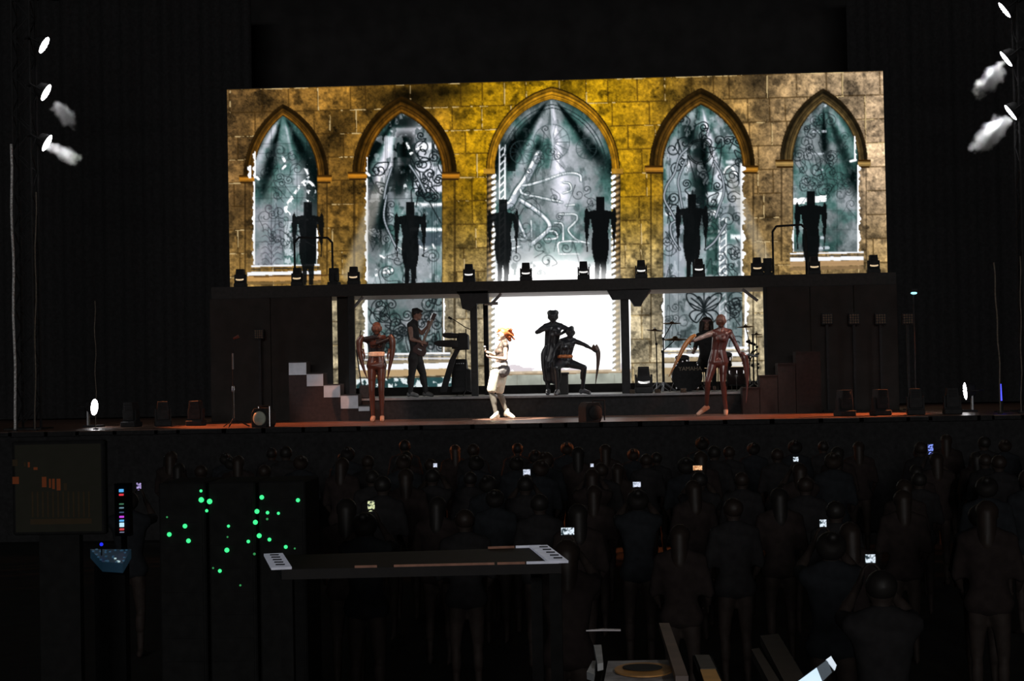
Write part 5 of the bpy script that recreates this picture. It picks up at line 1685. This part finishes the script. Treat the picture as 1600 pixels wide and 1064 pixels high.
AUD_SKIN = mat('audience_skin', (.030, .022, .019), .7, spec=.2)
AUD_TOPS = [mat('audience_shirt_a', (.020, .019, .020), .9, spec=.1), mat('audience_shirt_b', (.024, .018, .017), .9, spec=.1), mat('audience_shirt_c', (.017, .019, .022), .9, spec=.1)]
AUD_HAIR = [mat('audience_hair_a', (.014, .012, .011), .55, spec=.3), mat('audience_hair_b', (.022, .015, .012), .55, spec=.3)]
protos = {}


def put_person(loc, variant, arms, scale, label, group=None, rz=0.0):
    key = (variant, arms)
    if key not in protos:
        b, t, h = spectator(variant, arms)
        b.materials.clear(); b.materials.append(AUD_SKIN)
        t.materials.clear(); t.materials.append(AUD_TOPS[variant % 3])
        h.materials.clear(); h.materials.append(AUD_HAIR[variant % 2])
        protos[key] = (b, t, h)
    b, t, h = protos[key]
    o = thing('person', label, 'person', loc, rz, group)
    o.scale = (scale,) * 3
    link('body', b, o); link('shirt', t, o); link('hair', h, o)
    return o


GRP = 'spectators standing in the dark crowd'
LAB = 'dark spectator seen from behind standing in the unlit crowd'
taken = []
# phones held up: photo centre, width, height in px, colours, label
PHONES = [(823, 738, 11, 9, 'a', 'white phone screen glowing mid-crowd below the singer'), (887, 830, 20, 11, 'b', 'wide phone filming the stage in the lower centre crowd'), (995, 757, 12, 8, 'a', 'tilted pale phone screen right of centre in the crowd'),
          (1090, 731, 14, 7, 'o', 'orange glowing phone screen below the red dancer'), (1243.5, 718, 8, 8, 'b', 'small phone screen far right of the red dancer'), (1286, 818, 10, 12, 'b', 'phone filming the stage in the right half of the crowd'),
          (1360, 873, 15, 13, 'b', 'brightest phone filming the stage at the lower right'), (1454, 702, 8, 15, 'v', 'narrow blue phone screen at the far right of the crowd'), (580, 791, 11, 16, 'g', 'phone with yellow and white picture in the left crowd'),
          (680, 727, 6, 6, 'a', 'tiny teal phone light below the keyboards'), (925, 727, 5, 5, 'a', 'tiny white phone light right of centre near the stage'), (217, 760, 7, 11, 'p', 'small violet phone screen beside the colour meter')]


def phone_mat(kind):
    nm = 'phone_' + kind
    if nm in MATS: return MATS[nm]
    m = bpy.data.materials.new(nm); m.use_nodes = True
    nt = m.node_tree; nt.nodes.clear()
    out = nt.nodes.new('ShaderNodeOutputMaterial'); e = nt.nodes.new('ShaderNodeEmission')
    tc = nt.nodes.new('ShaderNodeTexCoord'); n = nt.nodes.new('ShaderNodeTexNoise'); n.inputs['Scale'].default_value = 42.0; n.inputs['Detail'].default_value = 1.5
    cr = nt.nodes.new('ShaderNodeValToRGB')
    hi = {'a': (.75, .80, .95), 'b': (.8, .9, 1.0), 'o': (.95, .55, .28), 'v': (.25, .35, 1.0), 'g': (.75, .8, .45), 'p': (.45, .35, .7)}[kind]
    lo = {'a': (.35, .40, .5), 'b': (.03, .05, .06), 'o': (.5, .2, .08), 'v': (.01, .01, .05), 'g': (.02, .03, .03), 'p': (.01, .01, .02)}[kind]
    cr.color_ramp.elements[0].color = (*lo, 1); cr.color_ramp.elements[1].color = (*hi, 1)
    cr.color_ramp.elements[0].position = .42; cr.color_ramp.elements[1].position = .56
    nt.links.new(tc.outputs['Object'], n.inputs['Vector']); nt.links.new(n.outputs['Fac'], cr.inputs['Fac'])
    nt.links.new(cr.outputs['Color'], e.inputs['Color']); nt.links.new(e.outputs[0], out.inputs['Surface'])
    MATS[nm] = m
    return m


for i, (px, py, pw, ph, kd, lab) in enumerate(PHONES):
    # the crowd stands on a level floor: held-up phones are about 1.80 m above it
    zc = FLOOR_Z + 1.74
    p = on(px, py, zc)
    d = (p - CAM).length
    mpp = d / FPX
    wdt, hgt = max(pw, 5) * mpp, max(ph, 5) * mpp
    o = thing('phone', lab, 'phone', (p.x, p.y, zc))
    MB().box((0, .006, 0), (wdt * 1.12, .010, hgt * 1.1)).build('case', K_PLASTIC, o)
    MB().box((0, -.0005, 0), (wdt, .003, hgt)).build('screen', phone_mat(kd), o)
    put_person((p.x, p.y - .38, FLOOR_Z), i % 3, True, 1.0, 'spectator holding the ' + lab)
    taken.append((p.x, p.y - .36))
r = random.Random(12)
cnt = 0
Yr = -9.6
row_i = 0
while Yr > -27.5:
    d = Yr - CAM.y
    xc = at(800, 800, Yr).x
    half = 0.33 * d
    x = xc - half + r.uniform(0, .5)
    step = 0.95 if Yr > -17 else 1.1
    while x < xc + half:
        xx, yy = x + r.uniform(-.16, .16), Yr + r.uniform(-.25, .25)
        pxp = 800 + FPX * (Vector((xx, yy, -.3)) - CAM).dot(CR) / (Vector((xx, yy, -.3)) - CAM).dot(fw)
        ok = all((xx - a) ** 2 + (yy - b) ** 2 > .55 for a, b in taken)
        if pxp < 520 and yy < -15: ok = False           # the mixing position stands here
        if pxp < 230: ok = False
        if 400 < pxp < 930 and yy < -22: ok = False
        if pxp > 860 and yy < -24: ok = False
        if ok:
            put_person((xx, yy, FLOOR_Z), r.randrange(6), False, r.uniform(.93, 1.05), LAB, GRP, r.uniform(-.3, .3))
            taken.append((xx, yy)); cnt += 1
        x += step
    Yr -= 1.45
    row_i += 1

FOH_K = mat('foh_black', (.013, .013, .013), .85, spec=.08)
# ------------------------------------------------------------------ mixing position, lower left
def quad_on(pts, z): return [on(x, y, z) for x, y in pts]


# rack with green indicator lights
RYk = -26.0
a, b = at(245, 755, RYk), at(482, 925, RYk)
o = thing('equipment_rack', 'black equipment rack dotted with small green lights', 'rack', ((a.x + b.x) / 2, RYk, FLOOR_Z))
cx, H = (a.x + b.x) / 2, a.z - FLOOR_Z
bay = (b.x - a.x) / 3
for i in range(3):
    MB().span((a.x - cx + i * bay + .01, 0, 0.05), (a.x - cx + (i + 1) * bay - .01, .5, H)).build('cabinet', FOH_K, o, bevel=.01)
    for zz in np.arange(.2, H - .1, .14):
        MB().span((a.x - cx + i * bay + .03, -.006, zz), (a.x - cx + (i + 1) * bay - .03, .0, zz + .125)).build('front_plate', FOH_K, o)
MB().span((a.x - cx, .05, 0), (b.x - cx, .45, .05)).build('plinth', FOH_K, o)
GRN = mat('green_led', (.05, .4, .15), .4, emit=(.04, .72, .22, 1.5))
GRN2 = mat('dim_green_led', (.05, .3, .1), .4, emit=(.05, .42, .12, .5))
for x, y, s in ((314, 767, 2.2), (314.5, 781, 4), (327.5, 783.5, 4), (323, 798, 2.4), (261, 808, 1.2), (289, 822, 3.4), (264.5, 835, 3.4), (294.5, 845, 3.4), (357, 822, 2.2), (355.5, 839, 1.4), (354.5, 859.5, 3.6), (409, 777, 3.4), (401.5, 799, 3.6), (418, 801, 2.6), (435, 802, 2.2), (417.5, 811, 1.8), (399, 816, 3.6), (405, 837, 3.6), (421, 843, 2.8), (388, 846, 2.6), (397.5, 865.5, 2), (446.5, 854.5, 2.8), (460.5, 857, 1.2), (465.5, 781.5, 3), (333, 887.5, 1.5), (343.5, 892, 2.8), (375.5, 914.5, 1.6)):
    p = at(x, y, RYk - .015) - o.location
    MB().ball(p, max(.006, s * .0042), 2, (1, .8, 1)).build('indicator_light', GRN if s > 2 else GRN2, o, True)

# colour level meter: a column of lit segments
MYk = -25.0
p = at(190, 800, MYk)
o = thing('level_meter', 'upright meter column of small blue, red and violet lights', 'meter', (p.x, MYk, FLOOR_Z))
MB().span((-.05, .01, at(190, 838, MYk).z - FLOOR_Z), (.05, .09, at(190, 756, MYk).z - FLOOR_Z)).build('housing', FOH_K, o)
MB().span((-.015, .03, 0), (.015, .07, at(190, 838, MYk).z - FLOOR_Z)).build('post', FOH_K, o)
for y, h, c in ((766.5, 5, (.10, .45, .9)), (773, 3, (.75, .04, .06)), (787.5, 2, (.05, .16, .09)), (793.5, 2, (.14, .24, .30)), (800.5, 1.6, (.05, .09, .16)), (807.5, 3, (.55, .06, .72)), (813.5, 3, (.10, .42, .8)), (820, 7, (.55, .85, 1.0)), (827, 3, (.55, .05, .06)), (831.5, 1.2, (.2, .22, .34))):
    q = at(190.5, y, MYk) - o.location
    MB().box((0, 0, q.z), (.026, .02, h * 10 / 2600)).build('segment', mat('seg_%d' % int(y), (.1, .1, .1), .4, emit=(*c, 1.0)), o)
# control surface with blue glow
zc = -.20
pts = quad_on([(141, 858), (205, 858), (192, 880), (160, 878)], zc)
cc = sum(pts, Vector()) / 4
o = thing('control_surface', 'small sloped control surface with dim blue buttons', 'console', (cc.x, cc.y, FLOOR_Z))
MB().prism([p - o.location for p in pts], (0, 0, -.06)).build('panel', mat('blue_panel', (.02, .04, .07), .4, emit=(.003, .010, .017, 1.0)), o)
MB().span((-.1, -.05, 0), (.1, .05, zc - FLOOR_Z - .06)).build('pedestal', FOH_K, o)
rr2 = random.Random(5)
for k_ in range(26):
    u_, v_ = rr2.random(), rr2.random()
    q = pts[0].lerp(pts[1], u_).lerp(pts[3].lerp(pts[2], u_), v_) - o.location
    MB().box(q + Vector((0, 0, .004)), (.012, .012, .008)).build('button', mat('btn_blue', (.1, .2, .3), .4, emit=(.03, .10, .18, .35)) if k_ > 2 else mat('btn_white', (.4, .5, .5), .4, emit=(.5, .7, .72, .7)), o)
q = at(158.5, 850.5, cc.y) - o.location
MB().ball(q, .012, 2).build('beacon', mat('blue_beacon', (.05, .05, .4), .4, emit=(.02, .03, .9, 1.0)), o, True)
MB().cyl((q.x, q.y, zc - FLOOR_Z - .06), q, .004, n=6).build('beacon_stem', FOH_K, o)
# dim video monitor, far lower left
VY = -26.4
c0, c1 = at(18, 690, VY), at(165, 835, VY)
o = thing('video_monitor', 'dim monitor showing a faint orange picture at the lower left', 'monitor', ((c0.x + c1.x) / 2, VY, FLOOR_Z))
ox = o.location
MB().span((c0.x - ox.x, 0, c1.z - ox.z), (c1.x - ox.x, .07, c0.z - ox.z)).build('case', FOH_K, o, bevel=.01)
MB().span((c0.x - ox.x + .02, -.004, c1.z - ox.z + .02), (c1.x - ox.x - .02, 0, c0.z - ox.z - .02)).build('screen', mat('dim_screen', (.008, .008, .006), .9, spec=.05, emit=(.0042, .0040, .0030, 1.0)), o)
OR = mat('screen_orange', (.03, .01, .004), .8, spec=.05, emit=(.045, .011, .004, 1.0)); OR2 = mat('screen_brown', (.02, .012, .006), .8, spec=.05, emit=(.006, .0045, .0028, 1.0))
for x0, y0, x1, y1, m in ((66, 745, 73, 761, OR), (77, 748, 80, 762, OR), (82, 748, 86, 764, OR), (89, 748, 95, 766, OR), (20, 745, 30, 756, OR), (20, 718, 28, 728, OR2), (44, 722, 47, 730, OR), (53, 730, 59, 734, OR), (38, 722, 41, 729, OR2), (100, 755, 105, 766, OR2), (48, 811, 144, 818, OR2)) + tuple((50 + 8 * i, 768, 53 + 8 * i, 808, OR2) for i in range(12)):
    p0, p1 = at(x0, y0, VY) - ox, at(x1, y1, VY) - ox
    MB().span((p0.x, -.007, p1.z), (p1.x, -.004, p0.z)).build('picture_patch', m, o)
MB().span((-.12, .0, 0), (.12, .07, c1.z - ox.z)).build('stand', FOH_K, o)

# long flat desk with bright edge strips
zd = -.02
pts = quad_on([(427, 868), (845, 855), (877, 880), (440, 890)], zd)
cc = sum(pts, Vector()) / 4
o = thing('long_desk', 'long black flat-topped desk with pale edge strips in the crowd', 'desk', (cc.x, cc.y, FLOOR_Z))
L_ = [p - o.location for p in pts]
MB().prism(L_, (0, 0, -.05)).build('top', mat('desk_top', (.014, .012, .012), .6, spec=.2), o)
STRIP = mat('pale_glow_strip', (.5, .5, .55), .4, var=.3, emit=(.12, .125, .15, 1.0))  # trim given emission in place of light along the desk edges
STRIP_O = mat('copper_glow_strip', (.12, .06, .04), .5, .3, var=.6, emit=(.035, .014, .008, 1.0))
def strip(a, b, w0, m, nm='edge_strip', h=.012):
    d = (b - a); s = Vector((-d.y, d.x, 0)).normalized() * w0
    MB().prism([a - s / 2, b - s / 2, b + s / 2, a + s / 2], (0, 0, h)).build(nm, m, o)
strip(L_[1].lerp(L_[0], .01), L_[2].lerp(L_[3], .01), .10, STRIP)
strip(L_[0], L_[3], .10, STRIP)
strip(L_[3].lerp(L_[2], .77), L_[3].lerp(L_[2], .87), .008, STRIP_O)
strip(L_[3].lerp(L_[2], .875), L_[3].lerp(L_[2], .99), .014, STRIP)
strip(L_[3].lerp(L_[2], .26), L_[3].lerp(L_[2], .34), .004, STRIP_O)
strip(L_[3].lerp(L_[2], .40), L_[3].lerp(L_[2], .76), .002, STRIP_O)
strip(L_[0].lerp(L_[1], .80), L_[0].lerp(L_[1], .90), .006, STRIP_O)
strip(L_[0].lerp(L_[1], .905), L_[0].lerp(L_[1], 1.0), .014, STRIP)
for t in (.15, .32, .5, .68, .85):
    for A_, B_ in ((L_[1], L_[2]), (L_[0], L_[3])):
        q = A_.lerp(B_, t); MB().box(q + Vector((0, 0, .014)), (.045, .012, .006)).build('slot', FOH_K, o)
for q in L_:
    qq = q.lerp(sum(L_, Vector()) / 4, .04)
    MB().span((qq.x - .03, qq.y - .03, 0), (qq.x + .03, qq.y + .03, qq.z - .05)).build('leg', FOH_K, o)

# ------------------------------------------------------------------ foreground desks, lower right
zf = .10
def flat(pts, m, nm, o, z=zf, h=.02, dz=0):
    return MB().prism([on(x, y, z) - o.location + Vector((0, 0, dz)) for x, y in pts], (0, 0, h)).build(nm, m, o)


c = on(990, 1050, zf)
o = thing('flight_case', 'open case with tan panel and black oval hole at the bottom', 'case', (c.x, c.y, FLOOR_Z))
MB().prism([on(x, y, zf) - o.location for x, y in ((925, 1100), (948, 1034), (1052, 1033), (1075, 1100))], (0, 0, -.4)).build('body', FOH_K, o)
MB().span((-.2, -.1, 0), (.2, .2, zf - FLOOR_Z - .4)).build('pedestal', FOH_K, o)
flat([(940, 1090), (950, 1037), (1050, 1035), (1060, 1090)], mat('grey_plate', (.22, .22, .24), .5, var=.5, scale=20), 'plate', o, dz=.002, h=.006)
def ell(cx, cy, rx, ry, n=28): return [(cx + rx * math.cos(2 * math.pi * k / n), cy + ry * math.sin(2 * math.pi * k / n)) for k in range(n)]
flat(ell(1006, 1053.5, 46, 11), mat('tan_ring', (.40, .20, .06), .5, var=.3), 'ring', o, dz=.010, h=.004)
flat(ell(1004, 1052.5, 31, 5), mat('hole_black', (.006, .006, .006), .9), 'hole', o, dz=.016, h=.003)
flat([(1030, 993), (1046, 993), (1076, 1080), (1056, 1080)], mat('brown_strip', (.12, .085, .075), .5, var=.3, scale=9), 'side_strip', o, dz=.02, h=.02)
flat([(928, 1029), (940, 1028.5), (943, 1058), (934, 1060)], mat('pale_clip', (.34, .36, .38), .5), 'clip', o, dz=.02, h=.02)
flat([(917, 1064), (926, 1046), (932, 1046), (928, 1068)], MATS['pale_clip'], 'clip', o, dz=.005, h=.02)
flat([(916, 996.3), (942, 993.8), (970, 994.6), (970, 996), (942, 995.8)], mat('thin_rim', (.5, .48, .52), .4), 'rim', o, dz=.02, h=.004)
c = on(1110, 1050, zf)
o = thing('desk_edge', 'tan and grey desk corner between the case and the tablet', 'desk', (c.x, c.y, FLOOR_Z))
MB().prism([on(x, y, zf) - o.location for x, y in ((1082, 1024), (1112, 1024), (1145, 1100), (1110, 1100))], (0, 0, -.05)).build('top', FOH_K, o)
flat([(1086, 1026), (1108, 1026), (1119, 1048), (1095, 1048)], mat('dark_grey_strip', (.06, .055, .05), .6), 'grey_end', o, dz=.0, h=.006)
flat([(1094, 1049), (1118, 1048.5), (1132, 1078), (1104, 1078)], mat('tan_end', (.45, .24, .07), .5), 'tan_end', o, dz=.0, h=.006)
MB().span((-.03, -.03, 0), (.03, .03, zf - FLOOR_Z - .05)).build('leg', FOH_K, o)
c = on(1230, 1040, zf)
o = thing('dark_bench', 'dim brown slatted bench beside the glowing tablet', 'bench', (c.x, c.y, FLOOR_Z))
for pts in ([(1188, 993), (1216, 990), (1262, 1066), (1226, 1066)], [(1174, 1014), (1186, 1012), (1222, 1070), (1204, 1070)]):
    MB().prism([on(x, y, zf - .1) - o.location for x, y in pts], (0, 0, -.03)).build('slat', mat('dim_brown', (.045, .035, .028), .7), o)
q0 = [on(x, y, zf - .13) - o.location for x, y in ((1215, 1000), (1235, 1060))]
for q in q0: MB().span((q.x - .02, q.y - .02, 0), (q.x + .02, q.y + .02, q.z)).build('leg', FOH_K, o)
# bright tablet, tilted
TY2 = on(1275, 1045, .1).y
P4 = [at(1236, 1070, TY2 - .05), at(1297, 1026, TY2 + .06), at(1308, 1044, TY2 + .05), at(1262, 1090, TY2 - .05)]
cc = sum(P4, Vector()) / 4
o = thing('tablet', 'bright bluish tablet tilted at the bottom edge of the view', 'tablet', cc)
nrm = (P4[1] - P4[0]).cross(P4[3] - P4[0]).normalized()
if nrm.dot(CAM - cc) < 0: nrm = -nrm
MB().prism([p - cc for p in P4], -nrm * .012).build('case', FOH_K, o)
def tp(u, v): return P4[0].lerp(P4[1], u).lerp(P4[3].lerp(P4[2], u), v) - cc + nrm * .001
MB().prism([tp(.0, .06), tp(.62, .06), tp(.50, .94), tp(.0, .94)], nrm * .002).build('screen', mat('tablet_bright', (.5, .6, .7), .4, emit=(.55, .72, .9, 1.0)), o)
MB().prism([tp(.62, .06), tp(.9, .06), tp(.82, .94), tp(.50, .94)], nrm * .002).build('screen', mat('tablet_dim', (.1, .12, .14), .4, emit=(.035, .045, .055, 1.0)), o)
MB().prism([tp(.88, .0), tp(1.0, .0), tp(1.0, .8), tp(.90, .98)], nrm * .004).build('corner', mat('tablet_corner', (.6, .65, .7), .4, emit=(.5, .58, .66, 1.0)), o)
MB().cyl((0, .02, 0), (0, .02, FLOOR_Z - cc.z), .02, n=8).build('stand', FOH_K, o)
